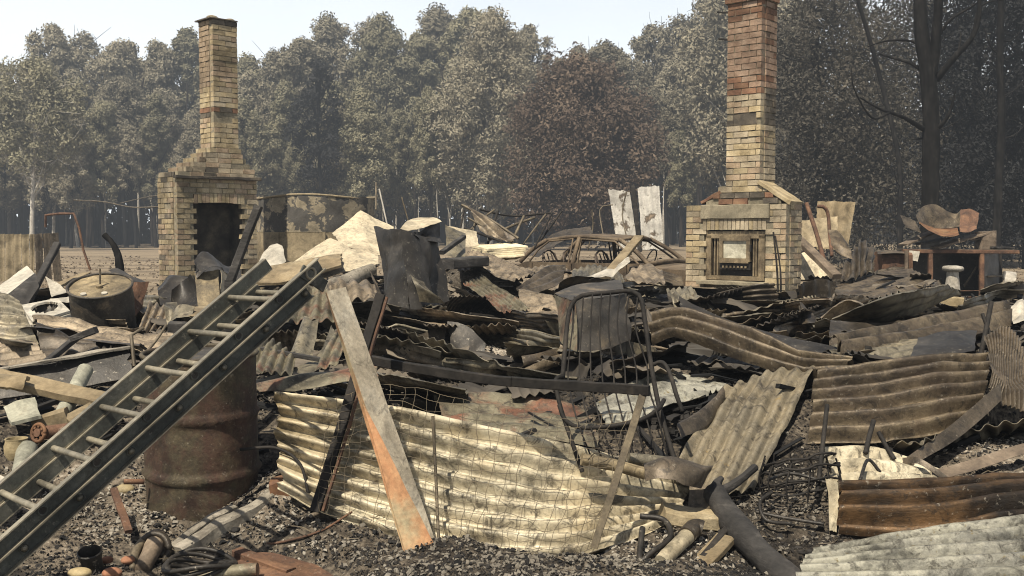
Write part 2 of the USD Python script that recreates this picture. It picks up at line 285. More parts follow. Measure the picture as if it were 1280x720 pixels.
look('brown_timber', [(.3, (.06, .045, .032)), (.55, (.12, .09, .062)), (.75, (.2, .16, .115))], 5.0, .8, 0, .4, 40)
look('ash_timber', [(.3, (.16, .14, .12)), (.5, (.36, .33, .28)), (.7, (.5, .46, .4))], 7.0, .9, 0, .5, 50, fleck=(.03, .03, .03), fleck_at=.6)
look('tan_timber', [(.3, (.28, .21, .12)), (.5, (.4, .31, .19)), (.7, (.5, .41, .27))], 3.0, .8, 0, .3, 40)
look('prop_grey', [(.3, (.22, .185, .13)), (.5, (.34, .29, .21)), (.7, (.4, .36, .28))], 4.0, .75, 0, .3, 60)
look('prop_orange', [(.3, (.44, .17, .07)), (.5, (.5, .26, .12)), (.62, (.46, .36, .2)), (.8, (.3, .2, .11))], 2.2, .7, 0, .2, 40)
look('aluminium', [(.3, (.16, .15, .12)), (.5, (.27, .25, .2)), (.7, (.38, .35, .27))], 5.0, .5, .25, .2, 70)
look('aluminium_soot', [(.3, (.035, .037, .032)), (.5, (.06, .062, .052)), (.7, (.11, .107, .088))], 5.0, .55, .25, .2, 70)
look('black_steel', [(.3, (.01, .0095, .009)), (.6, (.024, .021, .018)), (.8, (.06, .048, .036))], 8.0, .75, 0, .3, 60, spec=.12)
look('wire_steel', [(.3, (.05, .04, .028)), (.6, (.12, .095, .06)), (.8, (.2, .16, .1))], 8.0, .6, .2, .2, 60)
look('grey_pipe', [(.3, (.16, .155, .12)), (.6, (.26, .25, .19)), (.8, (.2, .17, .12))], 5.0, .7, .1, .2, 50)
look('yellow_pot', [(.3, (.42, .3, .13)), (.6, (.55, .42, .22)), (.8, (.3, .2, .1))], 4.0, .7, 0, .2, 40)
look('terracotta', [(.3, (.3, .12, .06)), (.6, (.42, .2, .11)), (.8, (.25, .16, .1))], 4.0, .85, 0, .2, 40)
look('stone_white', [(.3, (.36, .32, .25)), (.6, (.55, .5, .42)), (.8, (.42, .37, .3))], 6.0, .9, 0, .5, 30)
look('mortar', [(.3, (.11, .095, .065)), (.6, (.2, .17, .115)), (.8, (.26, .225, .15))], 4.0, .95, 0, .6, 60)
look('soot_brick', [(.3, (.012, .011, .01)), (.5, (.05, .042, .032)), (.75, (.15, .12, .08))], 2.2, .95, 0, .5, 40)
look(dirt_scale=.8, name='brick_yellow', ramp=[(.3, (.24, .18, .09)), (.5, (.36, .28, .155)), (.7, (.44, .36, .22))], scale=5.0, rough=.92, bump=.5, bump_scale=70, fleck=(.13, .1, .07), fleck_at=.66, vary=.14)
look(dirt_scale=.8, name='brick_tan', ramp=[(.3, (.2, .14, .08)), (.5, (.32, .23, .14)), (.7, (.4, .3, .2))], scale=5.0, rough=.92, bump=.5, bump_scale=70, fleck=(.1, .08, .06), fleck_at=.66, vary=.14)
look(dirt_scale=.8, name='brick_grey', ramp=[(.3, (.2, .17, .12)), (.5, (.31, .27, .2)), (.7, (.38, .34, .26))], scale=5.0, rough=.92, bump=.5, bump_scale=70, fleck=(.09, .08, .06), fleck_at=.64, vary=.14)
look(dirt_scale=.8, name='brick_red', ramp=[(.3, (.17, .085, .05)), (.5, (.29, .16, .1)), (.7, (.35, .21, .14))], scale=5.0, rough=.92, bump=.5, bump_scale=70, fleck=(.1, .07, .05), fleck_at=.66, vary=.14)
look(dirt_scale=.8, name='brick_rust', ramp=[(.3, (.12, .045, .025)), (.5, (.2, .08, .04)), (.7, (.26, .12, .06))], scale=5.0, rough=.92, bump=.5, bump_scale=70, vary=.25)
look(dirt_scale=.8, name='brick_black', ramp=[(.3, (.035, .03, .024)), (.5, (.075, .062, .046)), (.7, (.15, .122, .085))], scale=5.0, rough=.92, bump=.5, bump_scale=70, vary=.3)
look('stove_metal', [(.3, (.06, .045, .028)), (.5, (.15, .115, .07)), (.7, (.26, .2, .12))], 5.0, .55, .3, .3, 60)
look('stove_pane', [(.3, (.34, .31, .22)), (.6, (.46, .43, .33)), (.8, (.4, .35, .24))], 4.0, .35, 0, .1, 30)
look('car_body', [(.3, (.1, .07, .045)), (.5, (.24, .185, .12)), (.62, (.32, .26, .18)), (.75, (.28, .15, .065))], 1.9, .75, .1, .3, 50)
look('car_dark', [(.3, (.03, .022, .017)), (.6, (.08, .06, .045)), (.8, (.14, .1, .07))], 4.0, .8, .1, .3, 50)
look('peeling_white', [(.3, (.5, .46, .4)), (.55, (.62, .58, .5)), (.6, (.12, .095, .07)), (.75, (.4, .3, .2))], 3.0, .8, 0, .3, 40, fleck=(.05, .04, .035), fleck_at=.62)
look('black_bark', spec=.05, ramp=[(.3, (.01, .01, .01)), (.55, (.028, .026, .024)), (.75, (.075, .068, .06))], scale=3.0, rough=.95, bump=.8, bump_scale=12, stretch=(2, 2, .4))
look('brown_bark', spec=.05, ramp=[(.3, (.03, .025, .02)), (.55, (.075, .06, .048)), (.75, (.14, .12, .1))], scale=2.0, rough=.95, bump=.8, bump_scale=12, stretch=(2, 2, .4))
look('pale_bark', [(.3, (.2, .18, .15)), (.55, (.36, .33, .28)), (.75, (.12, .1, .085))], 1.2, .9, 0, .4, 12, stretch=(2, 2, .5))
look('book_paper', [(.3, (.55, .46, .28)), (.5, (.7, .6, .4)), (.7, (.6, .5, .32))], 6.0, .9, 0, .3, 60, stretch=(1, 1, 6))
island('leaf_grey', [(0, (.16, .142, .1)), (.5, (.255, .224, .155)), (1, (.36, .312, .21))], trans=.2, bscale=.22)
island('leaf_brown', [(0, (.07, .05, .036)), (.5, (.19, .14, .095)), (1, (.32, .24, .165))], trans=.2, bscale=.25)
island('leaf_olive', [(0, (.14, .128, .082)), (.5, (.235, .21, .132)), (1, (.33, .29, .185))], trans=.2, bscale=.25)
island('leaf_scorched', [(0, (.045, .04, .031)), (.5, (.105, .09, .067)), (1, (.18, .15, .108))], trans=.2, bscale=.5)
island('leaf_black', [(0, (.01, .01, .01)), (.6, (.025, .025, .023)), (1, (.06, .055, .046))], trans=.15, bscale=.5)
island('ash_bits', [(0, (.012, .011, .01)), (.34, (.03, .026, .022)), (.52, (.085, .07, .053)), (.72, (.2, .17, .13)), (.9, (.4, .36, .3)), (1, (.6, .56, .5))], bscale=.9)
island('char_bits', [(0, (.008, .008, .008)), (.4, (.035, .03, .025)), (.7, (.12, .098, .074)), (1, (.3, .26, .2))], bscale=.9)
island('straw', [(0, (.06, .045, .03)), (.5, (.15, .115, .075)), (1, (.28, .22, .14))])

# ash, soil and burnt paddock
LOOK['ground_look'] = usdkit.material(stage, '/World/Looks/ground_look', {
    'g': ('geometry', {}), 'n1': ('noise_texture', {'scale': 1.3, 'detail': 8.0, 'roughness': .65}), 'n2': ('noise_texture', {'scale': 28.0, 'detail': 6.0, 'roughness': .7}),
    'a': ('mix_float', {'fac': .5}), 'r': ('rgb_ramp', {'ramp': [(.34, (.01, .009, .008)), (.43, (.03, .025, .02)), (.49, (.075, .062, .046)), (.56, (.15, .122, .09)), (.65, (.36, .32, .26))]}),
    'f1': ('noise_texture', {'scale': .35, 'detail': 9.0, 'roughness': .7}), 'mp': ('mapping', {'scale': (.25, 1.6, 1)}), 'fr': ('rgb_ramp', {'ramp': [(.3, (.055, .042, .03)), (.46, (.125, .098, .066)), (.56, (.19, .15, .1)), (.7, (.08, .062, .046))]}),
    'sx': ('separate_xyz', {}), 'mr': ('map_range', {'range_type': 'smoothstep', 'from_min': 18.0, 'from_max': 23.0}), 'mx': ('mix_color', {}),
    'n3': ('noise_texture', {'scale': .55, 'detail': 5.0, 'roughness': .6}), 'm3': ('map_range', {'from_min': .4, 'from_max': .62, 'to_min': .35, 'to_max': 1.2, 'clamp': True}), 'c3': ('combine_color', {'color_type': 'rgb'}), 'x3': ('mix_color', {'blend_type': 'multiply', 'fac': 1.0}), 'bp': ('bump', {'strength': .8, 'distance': .03}), 'p': ('principled_bsdf', {'roughness': .95, 'specular_ior_level': .15})},
    [('g.position', 'n1.vector'), ('g.position', 'n2.vector'), ('n1.fac', 'a.a'), ('n2.fac', 'a.b'), ('a.result', 'r.fac'), ('g.position', 'mp.vector'), ('mp.vector', 'f1.vector'), ('f1.fac', 'fr.fac'),
     ('g.position', 'sx.vector'), ('sx.y', 'mr.value'), ('mr.result', 'mx.fac'), ('g.position', 'n3.vector'), ('n3.fac', 'm3.value'), ('m3.result', 'c3.r'), ('m3.result', 'c3.g'), ('m3.result', 'c3.b'), ('r.color', 'x3.a'), ('c3.color', 'x3.b'), ('x3.result', 'mx.a'), ('fr.color', 'mx.b'), ('n2.fac', 'bp.height'), ('bp.normal', 'p.normal'), ('mx.result', 'p.base_color')], surface='p.BSDF')

# ------------------------------------------------------------------ chimneys
def brick_box(c, du, n, l, h, d, r):
    """one worn brick: centre of its outer face c, along du, outward normal n"""
    z = np.array([0, 0, 1.0]); P, f = box((0, 0, 0), (l, d, h)); P = P + r.uniform(-.004, .004, P.shape)
    return c + P[:, :1] * du + (P[:, 1:2] - d / 2) * n + P[:, 2:] * z, f

def face(out, o, du, n, W, z0, z1, tone, r, skip=None, course=.086, bl=.235, start=0.0, keep=1.0, seen=True):
    o, du, n = np.array(o, float), np.array(du, float), np.array(n, float); k0, k1 = int(round(z0 / course)), int(round(z1 / course))
    for k in range(k0, k1):
        zc = (k + .5) * course; a = start - (bl / 2 if k % 2 else 0)
        while a < W - .02:
            s, e = max(a, start), min(a + bl, W); a += bl
            if e - s < .05 or (skip and skip((s + e) / 2, zc, s, e)) or r.random() > keep: continue
            c = o + du * (s + e) / 2 + np.array([0, 0, zc]) + n * (.005 + r.uniform(-.004, .006))
            out.append((brick_box(c, du, n, e - s - .011, course - .012, .1, r), tone((s + e) / 2, zc, r), seen))

def chimney(name, label, loc, rot, build, seed):
    t = thing(name, label, 'chimney', loc=loc, rotz=rot); r = np.random.default_rng(seed); bricks, core = [], []
    build(t, bricks, core, r)
    m = MB(); [m.add(*box(c, s)) for c, s in core]; put('mortar_core', m.mesh(), 'mortar', t)
    bricks.sort(key=lambda b: not b[2]); rest = MB(); n = 0
    for mesh, tone, seen in bricks:
        if n < 300: put('brick', mesh, tone, t); n += 1
        else: rest.add(*mesh)
    if rest.v: put('other_bricks', rest.mesh(), 'brick_tan', t, kind='stuff')

def pick(r, *opts):
    x = r.random()
    for p, m in opts:
        if x < p: return m
        x -= p
    return opts[-1][1]

def left_chimney(t, out, core, r):
    W, D, z1 = 1.48, .66, 2.41; x0 = -W / 2
    def tone(s, z, r):
        if z > 4.98: return 'brick_black' if r.random() < .7 else 'brick_tan'
        if 3.45 < z < 3.65: return pick(r, (.5, 'brick_rust'), (.3, 'brick_grey'), (.2, 'brick_black'))
        if 2.4 < z < 2.62: return pick(r, (.35, 'brick_black'), (.4, 'brick_grey'), (.25, 'brick_tan'))
        return pick(r, (.62, 'brick_yellow'), (.22, 'brick_tan'), (.16, 'brick_grey'))
    op = (.30, 1.24, 2.0)
    hole = lambda s, z, a, e: op[0] - .03 < s < op[1] + .03 and z < op[2] + .12
    # body: front jambs and lintel, left face, other faces
    face(out, (x0, 0, 0), (1, 0, 0), (0, -1, 0), W, .17, z1, tone, r, hole)
    face(out, (x0, D, 0), (0, -1, 0), (-1, 0, 0), D - .105, .17, z1, lambda s, z, r: 'brick_black' if r.random() < .035 else tone(s, z, r), r, keep=.97)
    face(out, (-x0, .105, 0), (0, 1, 0), (1, 0, 0), D - .105, .17, z1, tone, r, seen=False)
    face(out, (-x0, D, 0), (-1, 0, 0), (0, 1, 0), W, .17, z1, tone, r, seen=False)
    for k in range(5):                                              # soldier course of the lintel
        pass
    n = 13
    for k in range(n):
        s = op[0] + (k + .5) * (op[1] - op[0]) / n; arch = .05 * (1 - ((k - 6) / 6.0) ** 2)
        c = np.array([x0 + s, -.012, op[2] + arch * .4 + .05]); out.append((brick_box(c, np.array([1., 0, 0]), np.array([0, -1., 0]), (op[1] - op[0]) / n - .008, .15, .1, r), 'brick_tan' if r.random() < .6 else 'brick_yellow', True))
    core += [((x0 + op[0] / 2, D / 2, z1 / 2), (op[0] - .012, D - .012, z1 - .02)), ((x0 + (op[1] + W) / 2, D / 2, z1 / 2), (W - op[1] - .012, D - .012, z1 - .02)),
             ((x0 + (op[0] + op[1]) / 2, D / 2, (op[2] + z1) / 2 + .06), (op[1] - op[0] + .02, D - .016, z1 - op[2] - .14))]
    # sooted lining of the fireplace
    m = MB()
    for c, s in (((x0 + .77, D - .08, 1.04), (op[1] - op[0] + .06, .1, 2.02)), ((x0 + op[0] - .006, D / 2 + .03, 1.04), (.03, D - .14, 2.0)), ((x0 + op[1] + .006, D / 2 + .03, 1.04), (.03, D - .14, 2.0)), ((x0 + .77, D / 2, 2.03), (.92, D - .12, .03))): m.add(*box(c, s))
    put('fireplace_lining', m.mesh(), 'soot_brick', t)
    # stepped shoulder
    zz = z1
    for k, (a, b, f, e) in enumerate([(-.72, .74, .0, .66), (-.56, .72, .02, .64), (-.42, .66, .04, .62), (-.3, .6, .06, .6), (-.18, .54, .07, .58), (-.09, .5, .08, .57)]):
        zk = zz + k * .086
        core.append(((((a + b) / 2), (f + e) / 2, zk + .04), (b - a - .03, e - f - .03, .09)))
        face(out, (a, f, 0), (1, 0, 0), (0, -1, 0), b - a, zk, zk + .086, lambda s, z, r: tone(s, zk, r), r, keep=.93)
        face(out, (a, e, 0), (0, -1, 0), (-1, 0, 0), e - f - .1, zk, zk + .086, lambda s, z, r: tone(s, zk, r), r, keep=.93)
    # stack
    a, b, f, e = 0.0, .464, .1, .56
    core.append((((a + b) / 2, (f + e) / 2, 3.9), (b - a - .016, e - f - .016, 2.3)))
    damaged = lambda s, z, p, q: 3.38 < z < 3.52 and p < .3
    face(out, (a, f, 0), (1, 0, 0), (0, -1, 0), b - a, 2.9, 5.07, tone, r, damaged)
    face(out, (a, e, 0), (0, -1, 0), (-1, 0, 0), e - f - .105, 2.9, 5.07, tone, r, keep=.98)
    face(out, (b, f + .105, 0), (0, 1, 0), (1, 0, 0), e - f - .105, 2.9, 5.07, tone, r, seen=False)
    face(out, (b, e, 0), (-1, 0, 0), (0, 1, 0), b - a, 2.9, 5.07, tone, r, seen=False)
    put('flue_cap', beam((a - .06, .33, 5.085), (b + .0, .33, 5.085), .52, .022, n=6), 'brick_black', t)
    for x, y, s in ((.06, .2, .1), (.4, .22, .09), (.36, .45, .1)):
        v = trimesh.creation.icosphere(1, 1.0).vertices * [s, s * .8, s * .45]; v = v * (.8 + .4 * fbm(v * 9, 2, int(s * 900)))[:, None]
        put('mortar_lump', (v + [x, y, 5.11], trimesh.creation.icosphere(1, 1.0).faces), 'mortar', t)
    sill = MB(); sill.add(*beam((-.78, -.02, 2.405), (.8, -.02, 2.41), .1, .05, n=12, rough=.02)); put('slate_ledge', sill.mesh(), 'brick_black', t)

chimney('brick_chimney', 'yellow brick chimney with open sooty fireplace and stepped shoulder', (-4.96, 17.0, 0), 45, left_chimney, 3)

def right_chimney(t, out, core, r):
    W, D, z1 = 1.61, .46, 1.9; x0 = -W / 2
    def tone(s, z, r):
        if z > 4.6: return pick(r, (.75, 'brick_rust'), (.25, 'brick_red'))
        if z > 3.55: return pick(r, (.85, 'brick_red'), (.15, 'brick_rust'))
        if z > 3.42: return 'brick_rust'
        if 3.02 < z < 3.2 and .05 < s < .44: return 'brick_black'
        if 1.86 < z < 2.02: return pick(r, (.5, 'brick_black'), (.5, 'brick_rust'))
        return pick(r, (.3, 'brick_yellow'), (.45, 'brick_grey'), (.25, 'brick_tan'))
    def side_tone(s, z, r):
        if 3.0 < z < 3.5 and s < .3: return 'brick_black'
        return tone(.5, z, r)
    op = (.31, 1.29, .8, 1.53)
    hole = lambda s, z, a, e: op[0] - .02 < s < op[1] + .02 and (z < op[3] + .16)
    face(out, (x0, 0, 0), (1, 0, 0), (0, -1, 0), W, .43, z1, tone, r, hole)
    face(out, (-x0, .105, 0), (0, 1, 0), (1, 0, 0), D - .105, .43, z1, tone, r)
    face(out, (x0, D, 0), (0, -1, 0), (-1, 0, 0), D - .105, .43, z1, tone, r, seen=False)
    face(out, (-x0, D, 0), (-1, 0, 0), (0, 1, 0), W, .43, z1, tone, r, seen=False)
    n = 15
    for k in range(n):                                              # soldier course over the stove
        s = op[0] - .02 + (k + .5) * (op[1] - op[0] + .04) / n
        out.append((brick_box(np.array([x0 + s, -.014, op[3] + .08]), np.array([1., 0, 0]), np.array([0, -1., 0]), .058, .16, .1, r), 'brick_yellow' if r.random() < .7 else 'brick_grey', True))
    core += [((x0 + op[0] / 2, D / 2, z1 / 2), (op[0] - .012, D - .012, z1 - .02)), ((x0 + (op[1] + W) / 2, D / 2, z1 / 2), (W - op[1] - .012, D - .012, z1 - .02)),
             ((0, D / 2, (op[3] + z1) / 2), (op[1] - op[0] + .02, D - .012, z1 - op[3] - .02)), ((0, D / 2, .38), (op[1] - op[0] + .02, D - .1, .74))]
    put('concrete_lintel', beam((x0 + .27, -.012, 1.79), (x0 + 1.36, -.012, 1.79), .06, .2, n=12, rough=.012), 'mortar', t)
    put('hearth', beam((x0 + .26, .02, .77), (x0 + 1.36, .0, .77), .3, .06, n=10, rough=.015), 'mortar', t)
    # stove set into the opening
    cx = (op[0] + op[1]) / 2 + x0
    fr = MB()
    for c, s in (((cx, .045, 1.46), (.95, .05, .1)), ((cx, .045, .84), (.95, .06, .06)), ((cx - .43, .045, 1.15), (.09, .05, .6)), ((cx + .43, .045, 1.15), (.09, .05, .6))): fr.add(*box(c, s))
    stv = put('stove_surround', fr.mesh(), 'stove_metal', t)
    put('surround_back', box((cx, .12, 1.16), (.93, .03, .72)), 'soot_iron', t)
    for k, xx in enumerate((-.34, -.29, .29, .33, .37)): put('flute', box((cx + xx, .07, 1.15), (.022, .05, .55)), 'stove_metal', t)
    d = MB()
    for c, s in (((cx, .035, 1.41), (.5, .05, .07)), ((cx, .035, 1.1), (.5, .05, .05)), ((cx - .22, .035, 1.25), (.06, .05, .26)), ((cx + .22, .035, 1.25), (.06, .05, .26))): d.add(*box(c, s))
    door = put('stove_door', d.mesh(), 'stove_metal', t, label='bare metal stove door')
    put('stove_glass', box((cx, .045, 1.25), (.39, .012, .26)), 'stove_pane', door)
    put('door_handle', box((cx + .27, .01, 1.27), (.022, .05, .1)), 'black_steel', door)
    v = MB(); v.add(*box((cx, .05, 1.01), (.5, .04, .1)))
    vent = put('vent_panel', v.mesh(), 'soot_iron', t)
    put('vent_lip', box((cx, .02, 1.065), (.46, .06, .018)), 'stove_metal', vent)
    for k in range(7): put('vent_knob', box((cx - .18 + k * .06, .022, 1.0), (.03, .02, .03)), 'stove_metal', vent)
    # shoulders
    for k, (a, b) in enumerate([(-.5, .72), (-.36, .6), (-.28, .5)]):
        zk = z1 + k * .086
        core.append((((a + b) / 2, D / 2, zk + .04), (b - a - .03, D - .05, .09)))
        face(out, (a, .0 + .008 * k, 0), (1, 0, 0), (0, -1, 0), b - a, zk, zk + .086, lambda s, z, r: tone(s, zk, r), r, keep=.9)
    put('shoulder_slab', beam((.36, .2, 2.2), (.82, .24, 1.9), .44, .06, n=8, rough=.01), 'brick_yellow', t, label='sloping cream shoulder slab')
    put('shoulder_slab', beam((-.22, .2, 2.08), (-.56, .22, 1.93), .4, .05, n=8, rough=.015), 'brick_rust', t)
    a, b, f, e = -.16, .385, .02, .45
    core.append((((a + b) / 2, (f + e) / 2, 3.3), (b - a - .016, e - f - .016, 2.96)))
    dam = lambda s, z, p, q: 3.02 < z < 3.19 and .06 < s < .46
    face(out, (a, f, 0), (1, 0, 0), (0, -1, 0), b - a, 2.06, 4.75, tone, r, dam)
    face(out, (b, f + .105, 0), (0, 1, 0), (1, 0, 0), e - f - .105, 2.06, 4.75, side_tone, r)
    face(out, (a, e, 0), (0, -1, 0), (-1, 0, 0), e - f - .105, 2.06, 4.75, tone, r, seen=False)
    face(out, (b, e, 0), (-1, 0, 0), (0, 1, 0), b - a, 2.06, 4.75, tone, r, seen=False)
    put('soot_recess', box(((a + b) / 2 + .02, f + .012, 3.1), (.38, .02, .17)), 'brick_black', t)
    # corbelled crown
    face(out, (a - .03, f - .03, 0), (1, 0, 0), (0, -1, 0), b - a + .06, 4.73, 4.9, tone, r)
    face(out, (b + .03, f + .075, 0), (0, 1, 0), (1, 0, 0), e - f - .05, 4.73, 4.9, tone, r)
    face(out, (a + .12, f + .04, 0), (1, 0, 0), (0, -1, 0), .32, 4.9, 5.07, lambda s, z, r: 'brick_rust', r)
    core.append((((a + b) / 2, (f + e) / 2, 4.81), (b - a + .04, e - f + .04, .16))); core.append(((a + .28, f + .2, 4.97), (.3, .3, .18)))
    for z, l in ((4.62, .14), (4.24, .12)): put('iron_tie', beam((a + .02, f + .03, z), (a - l, f - .05, z + .02), .035, .02, n=4), 'black_steel', t)
    rod = MB(); rod.add(*tube(smooth_line([(.72, -.05, .5), (.7, -.06, 1.0), (.63, -.04, 1.5)], 10), .012, 6)); rod.add(*tube(smooth_line([(.76, -.06, .5), (.75, -.06, 1.0), (.66, -.04, 1.45)], 10), .01, 6))
    put('bent_rod', rod.mesh(), 'black_steel', t)

chimney('brick_chimney', 'red and grey brick chimney with stove set in its base', ((917.5 - 640) / F * 14.4, 14.4, 0), -42, right_chimney, 5)

# ------------------------------------------------------------------ burnt car
def car():
    import manifold3d as m3
    t = thing('burnt_car', 'burnt-out rusty sedan without windows behind the iron sheets', 'car', loc=(1.82, 17.55, .05), rotz=-33)
    prof = [(-2.2, .32), (-2.22, .6), (-2.12, .86), (-1.5, .93), (.95, .93), (1.6, .9), (2.15, .8), (2.3, .62), (2.28, .3), (1.9, .22), (-1.9, .22)]
    from shapely.geometry import Polygon
    ex = trimesh.creation.extrude_polygon(Polygon(prof), 1.68, engine='earcut'); ex.apply_transform([[1, 0, 0, 0], [0, 0, -1, .84], [0, 1, 0, 0], [0, 0, 0, 1]])
    M = lambda tm: m3.Manifold(m3.Mesh(np.asarray(tm.vertices, np.float32), np.asarray(tm.faces, np.uint32)))
    body = M(ex)
    cut = lambda c, s: m3.Manifold.cube(list(s), True).translate(list(c))
    body = body - cut((-.25, 0, .75), (2.3, 1.5, .9))
    for x in (-1.35, 1.4):
        for s in (-1, 1): body = body - m3.Manifold.cylinder(.3, .34, .34, 28).rotate([90, 0, 0]).translate([x, s * .84 + (.15), .33])
    for x in (.62, -.42, -1.22):
        for s in (-1, 1): body = body - cut((x, s * .84, .6), (.016, .05, .62))
    for s in (-1, 1): body = body - cut((0, s * .85, .52), (3.6, .03, .02))
    body = body - cut((1.66, 0, .93), (.012, 1.6, .1)) - cut((1.0, 0, .96), (.014, 1.5, .1))
    body = body.refine_to_length(.14); mm = body.to_mesh(); v = np.array(mm.vert_properties[:, :3], float); f = np.array(mm.tri_verts)
    v[:, 1] *= 1 - .1 * np.clip(np.abs(v[:, 0]) - 1.4, 0, 1) ** 2 - .05 * np.clip(v[:, 2] - .6, 0, 1); v[:, 2] -= .06 * (v[:, 1] / .84) ** 2 * (v[:, 2] > .7) * (np.abs(v[:, 0] + .2) > 1.2)
    v += (fbm(v * 3.1, 3, 4)[:, None] - .5) * .03
    put('body', (v, f), 'car_body', t, smooth=28)
    g = lambda pts, n=8: smooth_line(np.array(pts, float), n)
    rx = np.linspace(-1.08, .38, 12); ry = np.linspace(-.6, .6, 9); X, Y = np.meshgrid(rx, ry, indexing='ij')
    Z = 1.405 - .05 * (Y / .6) ** 2 - .06 * ((X + .35) / .75) ** 2 + (fbm(np.stack([X, Y, X * 0], -1) * 2.5, 3, 8) - .5) * .05
    idx = np.arange(108).reshape(12, 9); q = np.stack([idx[:-1, :-1], idx[1:, :-1], idx[1:, 1:], idx[:-1, 1:]], -1).reshape(-1, 4)
    put('roof', solid(np.stack([X, Y, Z], -1).reshape(-1, 3), q, -.02), 'car_body', t, smooth=40)
    for s in (-1, 1):
        for nm, P in (('front_pillar', [(.98, s * .76, .92), (.7, s * .68, 1.14), (.36, s * .6, 1.33)]), ('rear_pillar', [(-1.52, s * .74, .92), (-1.32, s * .68, 1.13), (-1.06, s * .6, 1.31)]), ('middle_pillar', [(-.42, s * .8, .9), (-.4, s * .72, 1.14), (-.38, s * .63, 1.36)])):
            put(nm, tube(g(P), .04, 6), 'car_body', t, smooth=True)
        put('roof_rail', tube(g([(-1.1, s * .6, 1.3), (-.38, s * .63, 1.37), (.4, s * .6, 1.31)], 12), .032, 6), 'car_body', t, smooth=True)
        for P in ([(-1.3, s * .8, .92), (-1.16, s * .71, 1.14), (-.98, s * .64, 1.29), (-.5, s * .65, 1.33), (-.5, s * .8, .92)], [(-.33, s * .8, .92), (-.32, s * .66, 1.33), (.3, s * .64, 1.29), (.58, s * .72, 1.1), (.82, s * .79, .92)]):
            put('window_frame', tube(np.array(P, float), .018, 6), 'car_body', t, smooth=True)
    put('windscreen_header', tube(g([(.38, -.6, 1.31), (.44, 0, 1.37), (.38, .6, 1.31)]), .03, 6), 'car_body', t, smooth=True)
    put('scuttle', tube(g([(.98, -.76, .93), (1.08, 0, .97), (.98, .76, .93)]), .04, 6), 'car_body', t, smooth=True)
    for s in (-.36, .36):
        m = MB()
        m.add(*beam((.1, s, .5), (-.95, s, .5), .04, .04))
        for x in (.1, -.95):
            for k in range(4): m.add(*tube(g([(x, s - .22 + .145 * k, .5), (x - .1, s - .22 + .145 * k, .8), (x - .2, s - .2 + .13 * k, 1.08)]), .012, 5))
            m.add(*tube(g([(x - .02, s - .25, .45), (x - .2, s - .22, 1.0), (x - .22, s, 1.13), (x - .2, s + .22, 1.0), (x - .02, s + .25, .45)], 14), .018, 5))
        put('seat_frame', m.mesh(), 'car_dark', t)
    put('dashboard', beam((.78, -.7, .85), (.78, .7, .85), .2, .16, n=8), 'car_dark', t)
    a = np.linspace(0, 2 * math.pi, 22); put('steering_wheel', tube(np.stack([.5 + .06 * np.sin(a), .36 + .18 * np.cos(a), .98 + .16 * np.sin(a)], 1), .012, 5), 'black_steel', t)
    for x in (-1.35, 1.4):
        for s in (-1, 1):
            w = trimesh.creation.cylinder(.27, .17, sections=24); w.apply_transform([[1, 0, 0, x], [0, 0, 1, s * .72], [0, 1, 0, .27], [0, 0, 0, 1]]); wh = put('wheel', w, 'car_dark', t, smooth=40)
            put('hub', (np.array(tube(np.array([(x, s * .72, .27), (x, s * .83, .27)]), .1, 12)[0]), tube(np.array([(x, s * .72, .27), (x, s * .83, .27)]), .1, 12)[1]), 'rust', wh)
    put('front_bumper', beam((2.34, -.78, .45), (2.34, .78, .45), .08, .12, n=8), 'car_dark', t)
    put('rear_bumper', beam((-2.26, -.78, .48), (-2.26, .78, .48), .08, .12, n=8), 'car_dark', t)
car()

# ------------------------------------------------------------------ water tank
def tank():
    t = thing('water_tank', 'round water tank with peeling dark top band left of the pale sheets', 'water tank', loc=((396 - 640) / F * 19.6, 19.6, 0))
    R = 1.13; n, mz = 96, 40
    def wall(z0, z1, R, k):
        a = np.linspace(0, 2 * math.pi, n + 1); z = np.linspace(z0, z1, mz); A, Z = np.meshgrid(a, z, indexing='ij')
        rr = R + .012 * np.abs(np.sin(A * 24)) + (fbm(np.stack([np.cos(A) * 2, np.sin(A) * 2, Z * 1.5], -1), 3, 6) - .5) * .1
        Zt = Z + (Z > z1 - .01) * (fbm(np.stack([np.cos(A) * 3, np.sin(A) * 3, A * 0], -1), 3, 9) - .5) * .1 * (k == 1)
        i = np.arange((n + 1) * mz).reshape(n + 1, mz)
        return solid(np.stack([rr * np.cos(A), rr * np.sin(A), Zt], -1).reshape(-1, 3), np.stack([i[:-1, :-1], i[1:, :-1], i[1:, 1:], i[:-1, 1:]], -1).reshape(-1, 4), .004)
    put('tank_wall', wall(0, 1.5, R, 0), 'tan_tin', t, smooth=True); put('upper_band', wall(1.5, 2.16, R + .004, 1), 'mottled_tin', t, smooth=True, label='dark upper band with peeling patches')
    a = np.linspace(0, 2 * math.pi, 80); put('rim', tube(np.stack([(R + .01) * np.cos(a), (R + .01) * np.sin(a), 2.16 + .03 * np.sin(3 * a)], 1), .022, 6), 'tan_tin', t, smooth=True)
    put('seam_strip', beam((-.55, -R * .9 - .02, .02), (-.52, -R * .9 - .03, 1.5), .05, .012, n=6), 'tan_tin', t)
    put('seam_strip', beam((.35, -R - .0, .02), (.36, -R * .985, 1.5), .05, .03, n=6), 'tan_tin', t)
tank()

